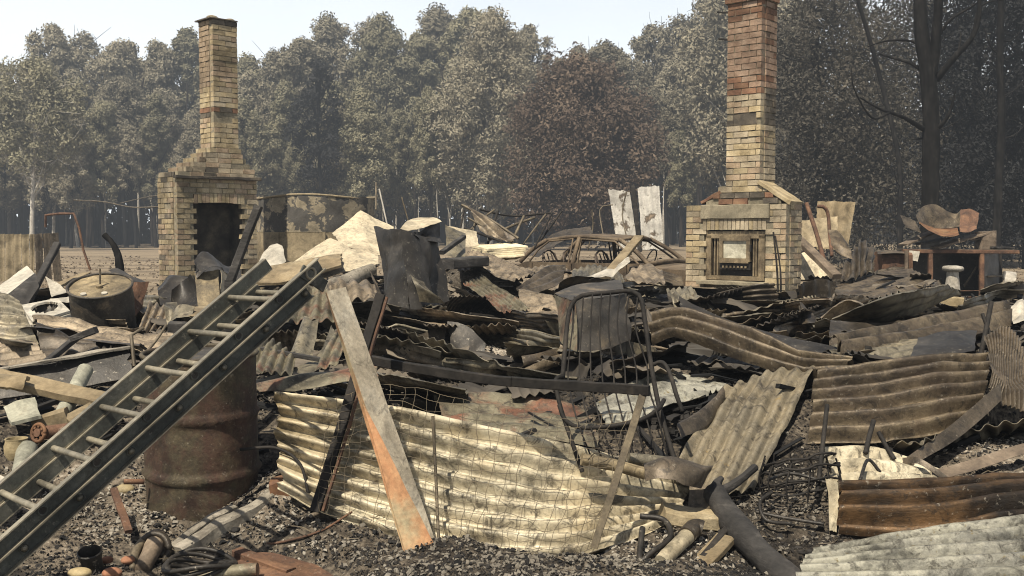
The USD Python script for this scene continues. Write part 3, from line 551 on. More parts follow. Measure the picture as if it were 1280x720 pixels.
# ------------------------------------------------------------------ trees
def gum(seed, h, R, base, puffs, leaves, leaf, bare=0.0, shell=True, taper=.55, lean=0.0, puff=.2):
    r = np.random.default_rng(seed); z = np.linspace(0, h * .93, 12)
    ax = np.stack([lean * (z / h) ** 1.5 * h + .012 * h * np.sin(z / h * 5 + seed), .012 * h * np.cos(z / h * 4 + seed * 2), z], 1)
    tr = MB(); tr.add(*tube(ax, np.linspace(.0135 * h, .003 * h, 12), 8, rough=.4, seed=seed)); V, Nn = [], []
    cs = []
    for i in range(puffs):
        q = (i + .5) / puffs; zz = base + (1 - base) * q ** .85; prof = np.sin(math.pi * np.clip(.16 + .8 * (zz - base) / (1 - base), 0, 1)) ** taper
        an = i * 2.4 + r.uniform(-.5, .5); rad = R * prof * r.uniform(.3, .92) * (0.35 if q > .93 else 1); c = np.array([np.interp(zz * h, z, ax[:, 0]) + rad * math.cos(an), rad * math.sin(an), zz * h * .96])
        pr = R * puff * r.uniform(.7, 1.9) * (.75 + .5 * prof); cs.append((c, pr))
        if i % 2 == 0 or bare:
            st = max(.12, zz - r.uniform(.1, .22)) * h; p0 = np.array([np.interp(st, z, ax[:, 0]), np.interp(st, z, ax[:, 1]), st]); mid = (p0 + c) / 2 + [0, 0, -.02 * h]
            tr.add(*tube(smooth_line([p0, mid, c], 7), np.linspace(.0045 * h, .001 * h, 7), 5))
            if bare or not shell:
                for _ in range(4):
                    e = c + r.normal(size=3) * pr * .9; s0 = mid + (c - mid) * r.uniform(.1, 1); tr.add(*tube(smooth_line([s0, (s0 + e) / 2 + r.normal(size=3) * pr * .15, e], 5), np.linspace(.0016 * h, .0006 * h, 5), 4))
    w = np.array([p ** 2 for _, p in cs]); cnt = (w / w.sum() * leaves).astype(int)
    for (c, pr), m in zip(cs, cnt):
        d = r.normal(size=(m, 3)); d /= np.linalg.norm(d, axis=1, keepdims=True); d[:, 2] = np.where(r.random(m) < .65, np.abs(d[:, 2]), d[:, 2])
        rr = pr * (r.uniform(.35, 1.15, m) if shell else r.random(m) ** .4 * 1.1); lump = .72 + .56 * fbm(d * 2.3 + seed + c, 2, seed)
        V.append(c + d * [.9, .9, 1.05] * (rr * lump)[:, None]); Nn.append(d + r.normal(size=(m, 3)) * (.6 if shell else 1.0))
    V, Nn = np.vstack(V), np.vstack(Nn); m = len(V)
    Nn /= np.linalg.norm(Nn, axis=1, keepdims=True); a = np.cross(Nn, r.normal(size=(m, 3))); a /= np.linalg.norm(a, axis=1, keepdims=True); b = np.cross(Nn, a)
    s = leaf * r.uniform(.6, 1.4, m)[:, None]; Q = np.stack([V - a * s, V + b * s * .42, V + a * s, V - b * s * .42], 1).reshape(-1, 3); i = np.arange(m)[:, None] * 4
    return tr.mesh(), (Q, np.hstack([i, i + 1, i + 2, i + 3]))

def tree(name, label, cat, group, u, Y, rot, scale, args, bark, leaf, z=None):
    x = (u - 640) / F * Y; z = float(ground_z(x, Y)) - .05 if z is None else z
    t = thing(name, label, cat, group, (x, Y, z), rot, scale); a, b = gum(**args); put('trunk', a, bark, t, smooth=True)
    if len(b[0]): put('crown', b, leaf, t)
    return t

R2 = np.random.default_rng(21)
GK = [('grey-brown scorched gum tree in the forest edge across the paddock', 'scorched gum trees of the forest edge', 'black_bark', 'leaf_grey'),
      ('olive-brown scorched gum tree in the forest edge across the paddock', 'olive gum trees of the forest edge', 'brown_bark', 'leaf_olive')]
protos = []
skyline = lambda u: np.interp(u, [-80, 0, 40, 100, 135, 200, 240, 320, 360, 390, 440, 480, 540, 570, 600, 650, 690, 740, 790, 850, 880, 960], [80, 80, 55, 22, 48, 50, 62, 62, 45, 42, 75, 50, 52, 40, 12, 22, 60, 40, 62, 60, 8, -30])
def forest():
    made, n = [], 0; rows = [(99, 27, 10, .8), (108, 30, 4, .9), (120, 31, 0, 1.0)]
    for ri, (Y0, step, off, hf) in enumerate(rows):
        for u in np.arange(-70 + off, 1000, step * (100 / Y0) * 1.35):
            u = u + R2.uniform(-9, 9); Y = Y0 + R2.uniform(-4, 4)
            if ri == 0 and 600 < u < 800: continue
            h = ((290 - skyline(u)) / F * Y + 1.5) * 1.09
            h *= (hf if ri == 2 else hf * R2.uniform(.66, 1.0))
            if ri == 2: h *= R2.uniform(.84, 1.06)
            kind = 0 if R2.random() < .62 else 1
            have = [p for p in protos if p[1] == kind]
            if len(have) < 6:
                H = 20.0; sd = 40 + n
                t = tree('gum_tree', GK[kind][0], 'tree', GK[kind][1], u, Y, 0, h / H, dict(seed=sd, h=H, R=R2.uniform(2.3, 3.5), base=R2.uniform(.2, .5), puffs=int(R2.integers(60, 95)), leaves=30000 if n % 3 else 15000, leaf=.165, bare=float(n % 3 == 0), taper=R2.uniform(.4, .8), lean=R2.uniform(-.05, .05)), GK[kind][2], GK[kind][3])
                protos.append((t, kind)); last = [t.GetPath()]
            else:
                src = have[int(R2.integers(len(have)))][0]; x = (u - 640) / F * Y
                last = [copy_of(src, GK[kind][0], (x, Y, float(ground_z(x, Y)) - .05), R2.uniform(0, 360), np.array([R2.uniform(.85, 1.15), R2.uniform(.85, 1.15), 1]) * h / 20.0, GK[kind][1]).GetPath()]
            made.append((stage.GetPrimAtPath(last[0]), kind, ri, u)); n += 1
    words = ['first', 'second', 'third', 'fourth', 'fifth', 'sixth', 'seventh', 'eighth', 'ninth', 'tenth', 'eleventh', 'twelfth', 'thirteenth', 'fourteenth', 'fifteenth']; buckets = {}
    for m in made: buckets.setdefault((m[1], m[2], int(np.searchsorted([200, 320, 620, 860], m[3]))), []).append(m)
    for (kind, ri, seg), L in buckets.items():
        col, row = ('grey-brown', 'olive-brown')[kind], ('front row', 'second row', 'tall back row')[ri]
        where = ('left of the yellow chimney', 'behind the yellow chimney', 'behind the water tank and rubble', 'behind the burnt car', 'behind the red chimney')[seg]
        for q, m in enumerate(sorted(L, key=lambda m: m[3])): m[0].SetCustomDataByKey('label', f'{words[q]} {col} gum from the left, forest {row}, {where}' if len(L) > 1 else f'only {col} scorched gum of the forest {row} {where}')
forest()
tree('brown_tree', 'broad dark brown scorched tree standing behind the burnt car', 'tree', None, 722, 78, 40, 1.0, dict(seed=3, h=14.6, R=6.1, base=.08, puffs=120, leaves=50000, leaf=.16, taper=.62, puff=.17), 'black_bark', 'leaf_brown')
tree('grey_gum', 'tallest pale grey gum just left of the broad brown tree', 'tree', None, 612, 96, 0, 1.0, dict(seed=9, h=22.3, R=5.4, base=.16, puffs=130, leaves=52000, leaf=.16, taper=.6, puff=.17), 'pale_bark', 'leaf_grey')
tree('dead_gum', 'thin dark gum with nearly leafless black crown above the water tank', 'tree', None, 402, 94, 0, 1.0, dict(seed=14, h=17.6, R=2.6, base=.35, puffs=34, leaves=3500, leaf=.2, bare=1.0, shell=False, taper=.7), 'black_bark', 'leaf_black')
tree('pale_trunk_gum', 'pale bare-trunked gum in front of the forest at far left', 'tree', None, 45, 82, 0, 1.0, dict(seed=17, h=15.5, R=4.0, base=.42, puffs=60, leaves=20000, leaf=.15, bare=1.0, taper=.6, lean=.0), 'pale_bark', 'leaf_olive')
tree('tall_gum', 'very tall hazy gum rising behind the red brick chimney', 'tree', None, 925, 92, 0, 1.0, dict(seed=23, h=26.5, R=6.2, base=.25, puffs=110, leaves=36000, leaf=.2, taper=.6, puff=.17), 'pale_bark', 'leaf_grey')
# closer scorched trees on the right
nb = [('scorched_tree', 'scorched brown tree right of the red brick chimney, tangled and leafy', 1018, 50, dict(seed=31, h=13.0, R=4.6, base=.06, puffs=85, leaves=36000, leaf=.095, shell=False, taper=.5), 'leaf_scorched'),
      ('scorched_tree', 'taller thin-leaved scorched tree behind the tangled brown one', 1072, 60, dict(seed=32, h=18.0, R=4.8, base=.15, puffs=80, leaves=30000, leaf=.105, shell=False, taper=.5), 'leaf_scorched'),
      ('scorched_tree', 'dark scorched tree directly behind the bare forked tree', 1160, 56, dict(seed=33, h=15.5, R=4.6, base=.08, puffs=85, leaves=34000, leaf=.09, shell=False, taper=.5), 'leaf_scorched'),
      ('blackened_tree', 'blackened dense tree right of the bare forked tree', 1224, 46, dict(seed=34, h=19.0, R=3.0, base=.03, puffs=100, leaves=34000, leaf=.09, shell=False, taper=.35), 'leaf_black'),
      ('blackened_tree', 'blackened dense tree at the right edge of the picture', 1290, 42, dict(seed=35, h=18.0, R=3.0, base=.03, puffs=100, leaves=34000, leaf=.09, shell=False, taper=.35), 'leaf_black'),
      ('blackened_tree', 'furthest blackened tree between the two dark ones at right', 1262, 60, dict(seed=36, h=23.0, R=4.2, base=.05, puffs=90, leaves=26000, leaf=.11, shell=False, taper=.4), 'leaf_black')]
for nm, lb, u, Y, args, lf in nb: tree(nm, lb, 'tree', None, u, Y, 0, 1.0, args, 'black_bark', lf)

def mass():
    """dark trunks and scrub deep in the forest: reads as one mass"""
    r = np.random.default_rng(77); m = MB()
    for i in range(520):
        Y = r.uniform(104, 150); x = r.uniform(-85, 75); h = r.uniform(9, 19); z0 = float(ground_z(x, Y)) - .1
        if i % 2 and Y > 125: continue
        P = smooth_line([(x, Y, z0), (x + r.uniform(-.4, .4), Y, z0 + h / 2), (x + r.uniform(-.8, .8), Y + r.uniform(-.6, .6), z0 + h)], 5); m.add(*tube(P, np.linspace(.2, .07, 5) * r.uniform(.6, 1.5), 5, cap=False))
    put('forest_trunks', m.mesh(), 'brown_bark', label='many thin burnt trunks deep inside the forest', cat='forest', kind='stuff')
    m = MB()
    for i in range(70):
        Y = r.uniform(101, 118); x = Y * r.uniform(-.56, .26); h = r.uniform(5, 11); z0 = float(ground_z(x, Y)) - .1
        P = smooth_line([(x, Y, z0), (x + r.uniform(-.25, .25), Y, z0 + h / 2), (x + r.uniform(-.6, .6), Y, z0 + h)], 6); m.add(*tube(P, np.linspace(.14, .05, 6) * r.uniform(.6, 1.4), 6, cap=False))
    put('pale_trunks', m.mesh(), 'pale_bark', label='thin pale sapling trunks streaking the dark foot of the forest', cat='forest', kind='stuff')
    n = 60000; Y = r.uniform(126, 152, n); x = r.uniform(-95, 80, n); z = r.random(n) ** 1.2 * 17
    N = r.normal(size=(n, 3)); N /= np.linalg.norm(N, axis=1, keepdims=True); a = np.cross(N, r.normal(size=(n, 3))); a /= np.linalg.norm(a, axis=1, keepdims=True); b = np.cross(N, a); s = r.uniform(.3, .7, n)[:, None]
    V = np.stack([x, Y, z], 1); Q = np.stack([V - a * s, V + b * s * .6, V + a * s, V - b * s * .6], 1).reshape(-1, 3); i = np.arange(n)[:, None] * 4
    put('forest_scrub', (Q, np.hstack([i, i + 1, i + 2, i + 3])), 'leaf_black', label='dark burnt scrub filling the depth of the forest', cat='forest', kind='stuff')
    n = 42000; Y = r.uniform(44, 75, n); x = Y * r.uniform(.22, .62, n); z = r.random(n) ** 1.3 * 9
    N = r.normal(size=(n, 3)); N /= np.linalg.norm(N, axis=1, keepdims=True); a = np.cross(N, r.normal(size=(n, 3))); a /= np.linalg.norm(a, axis=1, keepdims=True); b = np.cross(N, a); s = r.uniform(.05, .13, n)[:, None]
    V = np.stack([x, Y, z], 1); Q = np.stack([V - a * s, V + b * s * .5, V + a * s, V - b * s * .5], 1).reshape(-1, 3); i = np.arange(n)[:, None] * 4
    put('burnt_scrub', (Q, np.hstack([i, i + 1, i + 2, i + 3])), 'leaf_scorched', label='scorched scrub under the dark trees at right', cat='scrub', kind='stuff')
mass()

def bare_tree():
    t = thing('bare_forked_tree', 'bare charred tree with forked trunk behind the rusty bench', 'tree', loc=(0, 0, 0)); Y = 28
    w = lambda L: np.array([pt(u, v, Y + d) for u, v, d in L])
    def limb(nm, L, r0, r1): 
        P = smooth_line(w(L), 5 * len(L)); put(nm, tube(P, np.linspace(r0, r1, len(P)), 9, rough=.5, seed=len(L)), 'black_bark', t, smooth=True)
    base = pt(1163, 330, Y); base[2] = float(ground_z(base[0], Y)) - .1
    P = smooth_line(np.vstack([base, w([(1163, 250, 0), (1164, 160, 0), (1160, 96, 0), (1152, 40, 0), (1147, -60, .2)])]), 30)
    put('trunk', tube(P, np.interp(np.linspace(0, 1, 30), [0, .1, .6, .75, 1], [.34, .25, .22, .19, .15]), 12, rough=.45, seed=2), 'black_bark', t, smooth=True)
    limb('fork', [(1164, 100, 0), (1171, 40, -.2), (1176, -60, -.5)], .15, .1)
    limb('branch', [(1170, 100, 0), (1195, 70, -.4), (1216, 45, -.6), (1224, 15, -.7), (1222, -40, -.8)], .1, .035)
    limb('branch', [(1160, 94, 0), (1140, 80, .3), (1118, 73, .5), (1100, 68, .8)], .06, .02)
    limb('branch', [(1162, 66, 0), (1140, 52, .3), (1110, 51, .5), (1085, 58, .8)], .045, .015)
    limb('branch', [(1156, 162, 0), (1130, 147, -.5), (1100, 136, -.8), (1075, 122, -1)], .075, .02)
    limb('branch', [(1112, 141, -.7), (1090, 147, -1.0), (1068, 112, -1.2), (1064, 85, -1.3)], .035, .012)
    limb('branch', [(1168, 164, 0), (1182, 150, -.3), (1190, 132, -.4), (1194, 114, -.5)], .07, .025)
    limb('branch', [(1216, 45, -.6), (1226, 8, -.5), (1262, -2, -.5)], .035, .012)
    limb('branch', [(1194, 72, -.4), (1200, 55, -.4), (1201, 40, -.4)], .03, .012)
    limb('branch', [(1172, 48, -.1), (1188, 25, -.3), (1215, 8, -.5), (1240, -10, -.5)], .05, .02)
    limb('twig', [(1158, 172, 0), (1145, 174, .1), (1136, 174, .2)], .03, .01)
    limb('twig', [(1168, 165, 0), (1185, 158, .3), (1202, 149, .5)], .02, .008)
bare_tree()
def dead_stem(label, L, Y, r0, r1):
    t = thing('dead_tree', label, 'tree', loc=(0, 0, 0)); b = pt(L[0][0], 330, Y); b[2] = float(ground_z(b[0], Y)) - .1
    P = smooth_line(np.vstack([b] + [pt(u, v, Y) for u, v in L]), 24); put('trunk', tube(P, np.linspace(r0, r1, 24), 9, rough=.5), 'black_bark', t, smooth=True)
    r = np.random.default_rng(int(L[0][0]))
    for k in range(7):
        i = int(r.integers(7, 23)); d = np.array([r.uniform(-1, 1), r.uniform(-.6, .6), r.uniform(.1, .8)]) * r.uniform(1.0, 2.6)
        put('branch', tube(smooth_line([P[i], P[i] + d * .5 + [0, 0, -.1], P[i] + d + [0, 0, .3]], 8), np.linspace(r1 * .35, .01, 8), 5), 'black_bark', t, smooth=True)
dead_stem('thin black trunk at the top left of the bare forked tree', [(1125, 260), (1122, 190), (1090, 60), (1066, -20)], 40, .12, .07)
dead_stem('burnt trunk behind the right end of the bench', [(1246, 300), (1248, 240), (1252, 150), (1250, 60), (1254, -60)], 33, .15, .1)

# ------------------------------------------------------------------ things standing behind the rubble
t = thing('tin_fence', 'scorched fence of upright tin panels at the far left', 'fence')
for k, (a, b) in enumerate([(-16, -5), (-5, 6), (6, 17), (17, 27), (27, 37), (37, 43), (43, 53), (53, 62), (62, 73)]):
    dk = k > 5; lean = 0 if not dk else (k - 5) * 1.6
    S('fence_panel', None, [(a + .4, 293 - .4 * dk * (k - 5), 20 + .02 * (k % 2)), (b, 292 - .6 * dk * (k - 5), 20 + .02 * (k % 2))], [(a + 1 + lean, 352, 20), (b + lean, 352, 20)], 'dark_iron' if dk else 'tan_tin', parent=t, ws=1, amp=.012, cr=.015, jag=.01)
put('rail', beam(pt(-20, 300, 20.12), pt(72, 299, 20.12), .05, .05), 'brown_timber', t)

S('peeling_panel', 'left leaning white panel with peeling brown paint behind the car', [(760, 236, 22), (787, 238, 22)], [(772, 312, 22), (799, 314, 22)], 'peeling_white', ws=3, amp=.005, cr=.025)
S('peeling_panel', 'right upright white panel with peeling black specks behind the car', [(797, 234, 21.4), (824, 231, 21.4)], [(803, 312, 21.4), (830, 313, 21.4)], 'peeling_white', ws=4, amp=.006, cr=.025)
B('charred_post', 'charred post wedged between the two white peeling panels', (791, 232, 21.7), (800, 315, 21.7), .09, .09, 'charred_wood')
for k, (P, lb) in enumerate([([(740, 262, 20), (741, 285, 20), (735, 312, 20)], 'thin black rod standing left of the white panels'), ([(789, 318, 19), (778, 270, 20), (783, 240, 20)], 'thin curved rod leaning against the left white panel'), ([(755, 300, 20), (750, 262, 20.5), (766, 256, 20.5)], 'bent rod behind the roof of the burnt car'),
      ([(474, 236, 18), (486, 290, 18)], 'thin bare sapling beside the water tank'), ([(502, 246, 19), (512, 282, 19)], 'thin bare stick behind the crushed black locker'), ([(470, 228, 18.4), (470, 262, 18)], 'short thin stick at the rim of the water tank')]):
    T('steel_rod' if k < 3 else 'bare_sapling', lb, P, .014, 'wire_steel' if k != 3 else 'pale_bark', cat='rod' if k < 3 else 'sapling')
T('bent_pipe', 'thin bent pipe gallows standing in the paddock at left', [(57, 284, 24), (57, 269, 24), (75, 267, 24), (92, 267, 24), (99, 285, 24), (104, 312, 24), (113, 338, 24)], .03, 'rust', smoothed=False)
T('burnt_stump', 'charred crooked sapling stump between paddock and drum', [(130, 293, 18), (142, 306, 18), (148, 322, 18), (151, 345, 18)], [.05, .05, .08, .07], 'black_bark', cat='stump', rough=.6)
T('slack_wire', 'pale slack wire running to the yellow brick chimney', [(92, 250, 24), (128, 252, 22), (165, 259, 20), (204, 258, 17.4)], .012, 'wire_steel', cat='wire')
T('slack_wire', 'upper thin wire slanting to the yellow brick chimney', [(150, 254, 24), (180, 247, 20), (206, 243, 17.3)], .008, 'wire_steel', cat='wire')
S('dark_sheet', 'curved dark sheet behind the rear roof of the car', [(655, 318, 19), (690, 292, 19.5), (738, 283, 19.6)], [(672, 322, 18.6), (700, 302, 19), (742, 292, 19.2)], 'dark_iron')

t = thing('collapsed_rack', 'collapsed lattice of thin metal bars behind the pale boards', 'rack')
for k, P in enumerate([[(577, 256, 15.4), (612, 274, 15.2), (648, 298, 15)], [(573, 300, 15), (580, 262, 15.2)], [(588, 305, 15), (596, 265, 15.3)], [(610, 304, 15), (622, 264, 15.5)], [(575, 300, 15.3), (600, 276, 15.3), (618, 262, 15.6)], [(600, 262, 16), (640, 270, 16.2), (690, 266, 16)],
     [(640, 302, 15.2), (655, 270, 15.5)], [(668, 310, 15.5), (690, 266, 16)], [(650, 310, 15.4), (682, 268, 16)], [(580, 285, 15), (628, 302, 14.9)], [(584, 272, 15.1), (640, 303, 15)], [(676, 300, 15.8), (702, 264, 16)], [(612, 300, 15.2), (634, 285, 15.4), (668, 272, 16)]]):
    put('bar', tube(smooth_line([pt(*p) for p in P], 7), .016 + .006 * (k % 3 == 0), 6), 'black_steel' if k % 2 else 'wire_steel', t, smooth=True)
S('mesh_sheet', None, [(581, 258, 15.35), (612, 275, 15.15), (646, 298, 14.95)], [(600, 290, 15.0), (615, 298, 15), (640, 304, 14.9)], 'brown_iron', parent=t, cr=.05, jag=.06)
t = thing('pale_board_stack', 'stack of cream warped boards between rack and car', 'boards')
for k in range(5):
    put('board', beam(pt(594 + k * 1.2, 324 - k * 3.4, 14.5), pt(650 - 2.0 * (k % 2), 321 - k * 3.6, 14.7 + .05 * k), .42, .034, roll=.06 * (k - 2), seed=k, rough=.012), 'book_paper', t)

# right hand side
S('tan_sheet', 'taller upright tan panel right of the red brick chimney', [(1022, 251, 18.4), (1070, 252, 18.4)], [(1020, 312, 18.2), (1060, 312, 18.2)], 'tan_timber', ws=3, cr=.03)
S('tan_sheet', 'lower tan panel leaning before the taller one', [(995, 277, 17.8), (1048, 270, 17.8)], [(1000, 310, 17.5), (1046, 310, 17.5)], 'tan_tin', ws=3, cr=.04)
T('curved_pipe', 'curved brown pipe hooked over the lower tan panel', [(1022, 258, 16.8), (1030, 259, 16.8), (1035, 268, 16.8), (1037, 292, 16.7), (1040, 320, 16.5)], .03, 'rust')
T('rusty_pipe', 'straight rusty pipe leaning right of the red brick chimney', [(1008, 254, 16.5), (1020, 290, 16.2), (1030, 325, 15.8)], .035, 'rust')
B('brown_beam', 'brown beam slanting down from the side of the red chimney', (993, 294, 15.2), (1046, 346, 14.2), .15, .08, 'brown_timber')
S('cream_slab', 'cream slab standing beneath the slanting brown beam', [(994, 322, 15.4), (1012, 316, 15.4), (1036, 338, 15.2)], [(996, 352, 15.2), (1014, 352, 15.2), (1038, 352, 15.1)], 'pale_sheet', thick=.06)
S('curled_sheet', 'curled brown sheet hanging over the folded dark iron', [(1034, 290, 15.6), (1046, 292, 15.6), (1056, 305, 15.5)], [(1040, 306, 15.3), (1052, 318, 15.2), (1066, 322, 15.1)], 'brown_iron', cr=.06)
S('dark_folded_iron', 'dark ribbed iron folded upright left of the rusty cabinet', [(1063, 322, 15.5), (1078, 300, 15.7), (1097, 318, 15.6)], [(1046, 350, 14.6), (1068, 349, 14.6), (1093, 336, 15)], 'dark_iron', ws=5, amp=.03)
t = thing('rusty_cabinet', 'low rust-brown cabinet right of the folded dark iron', 'cabinet')
put('cabinet_body', beam(pt(1097, 328, 16.8), pt(1135, 328, 16.8), .4, .34, rough=.02), 'rust', t); S('cabinet_top', None, [(1095, 314, 17), (1137, 315, 17)], [(1097, 317, 16.5), (1136, 318, 16.5)], 'brown_iron', parent=t)
put('cabinet_post', beam(pt(1133, 313, 16.5), pt(1133, 345, 16.5), .05, .05), 'brown_timber', t)

def bench():
    Y = 20.5; t = thing('steel_bench', 'rusty steel workbench with dark back at right', 'workbench'); q = lambda u, v, d=0: pt(u, v, Y + d)
    put('top_rail', beam(q(1128, 314), q(1273, 315), .1, .075, rough=.01), 'rust', t)
    put('bench_top', beam(q(1130, 312, .5), q(1256, 312, .5), .95, .03, rough=.01), 'dark_iron', t)
    for u, w in ((1163, .085), (1227, .085)): put('leg', beam(q(u, 316), q(u, 378), w, w, rough=.006), 'rust', t)
    for u in (1132, 1250): put('leg', beam(q(u, 316, .9), q(u, 376, .9), .07, .07, rough=.006), 'black_steel', t)
    S('back_panel', None, [(1130, 316, Y + .95), (1252, 316, Y + .95)], [(1130, 377, Y + .95), (1252, 377, Y + .95)], 'soot_iron', parent=t, ws=3, cr=.02, jag=0)
    S('side_panel', None, [(1230, 317, Y + .02), (1250, 317, Y + .9)], [(1230, 376, Y + .02), (1250, 376, Y + .9)], 'soot_iron', parent=t, cr=.02, jag=0)
    put('low_rail', beam(q(1165, 371, .1), q(1250, 371, .1), .03, .03), 'rust', t); put('low_rail', beam(q(1165, 364, .3), q(1250, 363, .3), .02, .02), 'rust', t)
    put('shelf', beam(q(1228, 345, .4), q(1252, 345, .4), .5, .03), 'dark_iron', t)
    put('brace', beam(q(1205, 358, .5), q(1221, 333, .5), .03, .03), 'wire_steel', t)
    B('slanted_board', 'brown board slanting up over the bench top', (1168, 310, Y + .1), (1232, 291, Y + .3), .3, .045, 'brown_timber', cat='board')
    B('wooden_block', 'rough brown block at the right end of the bench top', (1232, 289, Y + .3), (1232, 313, Y + .3), .34, .3, 'brown_timber', cat='block', rough=.03)
    S('white_paper', 'white sheet of paper hanging from the bench rail', [(1136, 313, Y - .08), (1150, 314, Y - .08)], [(1137, 325, Y - .1), (1147, 327, Y - .1)], 'white_enamel', cat='paper', cr=.01, thick=.002)
    t2 = thing('rusty_hood', 'large curved rusted sheet with orange lower lip lying on the bench', 'metal sheet')
    S('hood_back', None, [(1144, 270, Y + .35), (1152, 259, Y + .7), (1168, 256, Y + .9), (1185, 265, Y + .95), (1196, 268, Y + .9), (1203, 261, Y + .8)], [(1149, 278, Y + .3), (1160, 283, Y + .55), (1172, 286, Y + .65), (1186, 286, Y + .65), (1196, 285, Y + .6), (1203, 284, Y + .55)], 'brown_iron', parent=t2, cr=.03, jag=.01)
    S('hood_lip', None, [(1148, 277, Y + .32), (1160, 282, Y + .55), (1172, 285, Y + .66), (1186, 285, Y + .66), (1197, 284, Y + .6)], [(1152, 281, Y - .1), (1164, 290, Y - .25), (1178, 296, Y - .3), (1190, 296, Y - .3), (1199, 293, Y - .2)], 'rust_orange', parent=t2, cr=.03, jag=.02, label='orange rusted lower lip')
    S('end_flap', None, [(1200, 262, Y + .75), (1212, 262, Y + .55), (1224, 266, Y + .3)], [(1200, 290, Y - .1), (1211, 291, Y), (1220, 288, Y + .05)], 'rust', parent=t2, cr=.05, jag=.02)
    S('dark_tray', 'dark tilted tray sticking out left of the curved rusty sheet', [(1125, 268, Y + .6), (1144, 274, Y + .4)], [(1133, 284, Y + .2), (1152, 292, Y)], 'dark_iron', cr=.04)
    for k, (a, b, lb) in enumerate([((1128, 306), (1166, 290), 'grey-brown board propped on the left of the bench'), ((1150, 305), (1182, 298), 'dark board under the curved rusty sheet'), ((1196, 300), (1228, 298), 'thin dark lath under the square rusty flap'), ((1235, 309), (1262, 310), 'flat splintered board jutting right from the bench')]):
        B('board', lb, (*a, Y + .2), (*b, Y + .4), .28, .035, ('brown_timber', 'charred_wood')[k % 2], cat='board', rough=.02)
bench()
def revolve(prof, n=28):
    a = np.arange(n) / n * 2 * math.pi; P = np.array(prof, float)
    V = np.stack([P[:, :1] * np.cos(a), P[:, :1] * np.sin(a), P[:, 1:2] + 0 * a], -1).reshape(-1, 3); m = len(P)
    f = np.array([[i * n + j, i * n + (j + 1) % n, (i + 1) * n + (j + 1) % n, (i + 1) * n + j] for i in range(m - 1) for j in range(n)])
    return V, np.vstack([f[:, [0, 1, 2]], f[:, [0, 2, 3]]])
def at_base(p): return (float(p[0]), float(p[1]), float(p[2]))
p = pt(1191, 336, 15.0); t = thing('stone_mushroom', 'white mushroom-shaped garden stone before the bench', 'garden stone', loc=(p[0], p[1], p[2] - .45))
V, f = revolve([(.0, 0), (.13, 0), (.1, .2), (.08, .42), (.0, .42)]); put('stem', (V + (fbm(V * 5, 3, 1)[:, None] - .5) * .03, f), 'stone_white', t, smooth=50)
V, f = revolve([(.0, .4), (.1, .41), (.15, .43), (.155, .46), (.135, .485), (.07, .5), (0, .5)]); put('cap', (V + (fbm(V * 6, 3, 2)[:, None] - .5) * .03, f), 'stone_white', t, smooth=50)

# ------------------------------------------------------------------ roofing iron and debris, from the back to the front
IR = 'burnt roofing iron'
def iron(label, top, bot, mat, **k):
    return S('roofing_iron', label, top, bot, mat, cat='roofing iron', **k)
# left of the yellow chimney
S('pale_board', 'pale lit board tilted at the far left edge', [(-4, 364, 10), (36, 336, 10.6)], [(8, 375, 9.7), (45, 345, 10.2)], 'white_enamel', cat='board', thick=.04, cr=.01)
S('charred_board', 'charred board right under the pale tilted board', [(10, 376, 9.75), (45, 347, 10.25)], [(24, 398, 9.6), (50, 366, 10)], 'charred_wood', cat='board', thick=.03)
B('leaning_post', 'dark post leaning across the pale board at left', (72, 305, 11), (22, 402, 10.0), .07, .06, 'charred_wood', cat='post')
S('white_shard', 'white triangular shard left of the lidded drum', [(57, 346, 10.6), (66, 350, 10.4)], [(64, 369, 10), (87, 363, 10.2)], 'white_enamel', cat='shard')
B('pale_plank', 'pale plank lying behind the lidded drum', (70, 358, 11), (108, 342, 11.4), .12, .03, 'tan_timber', cat='plank')
S('white_shard', 'flat white shard below the triangular one', [(62, 372, 10), (90, 368, 10.2)], [(66, 378, 9.8), (92, 374, 10)], 'white_enamel', cat='shard')
def sink():
    c = [pt(26, 384, 9.2), pt(72, 375, 9.6), pt(88, 391, 8.9), pt(41, 405, 8.5)]; t = thing('sink_top', 'white sink top with an oval hole beside the drum', 'sink')
    n, m = 26, 18; s, w = np.meshgrid(np.linspace(0, 1, n), np.linspace(0, 1, m), indexing='ij'); s3, w3 = s[..., None], w[..., None]
    P = (c[0] * (1 - s3) + c[1] * s3) * (1 - w3) + (c[3] * (1 - s3) + c[2] * s3) * w3; e = np.hypot((s - .5) / .34, (w - .52) / .3)
    near = np.clip(1.25 - e, 0, .25) / .25 * (e > .9); P[..., 2] += .02 * near
    i = np.arange(n * m).reshape(n, m); q = np.stack([i[:-1, :-1], i[1:, :-1], i[1:, 1:], i[:-1, 1:]], -1).reshape(-1, 4); q = q[e.reshape(-1)[q].mean(1) > 1]
    put('sink_rim', solid(P.reshape(-1, 3), q, .02), 'white_enamel', t, smooth=True)
    P2 = (c[0] * (1 - s3) + c[1] * s3) * (1 - w3) + (c[3] * (1 - s3) + c[2] * s3) * w3; P2[..., 2] += .01 - .16 * np.sqrt(np.clip(1.1 - e, 0, 1)); q = np.stack([i[:-1, :-1], i[1:, :-1], i[1:, 1:], i[:-1, 1:]], -1).reshape(-1, 4); q = q[e.reshape(-1)[q].mean(1) < 1.12]
    put('basin', solid(P2.reshape(-1, 3), q, .006), 'soot_iron', t, smooth=True)
    for a, b in ((3, 2), (0, 3)):
        put('skirt', beam(c[a] - [0, 0, .07], c[b] - [0, 0, .07], .03, .12, rough=.01), 'white_enamel', t)
sink()
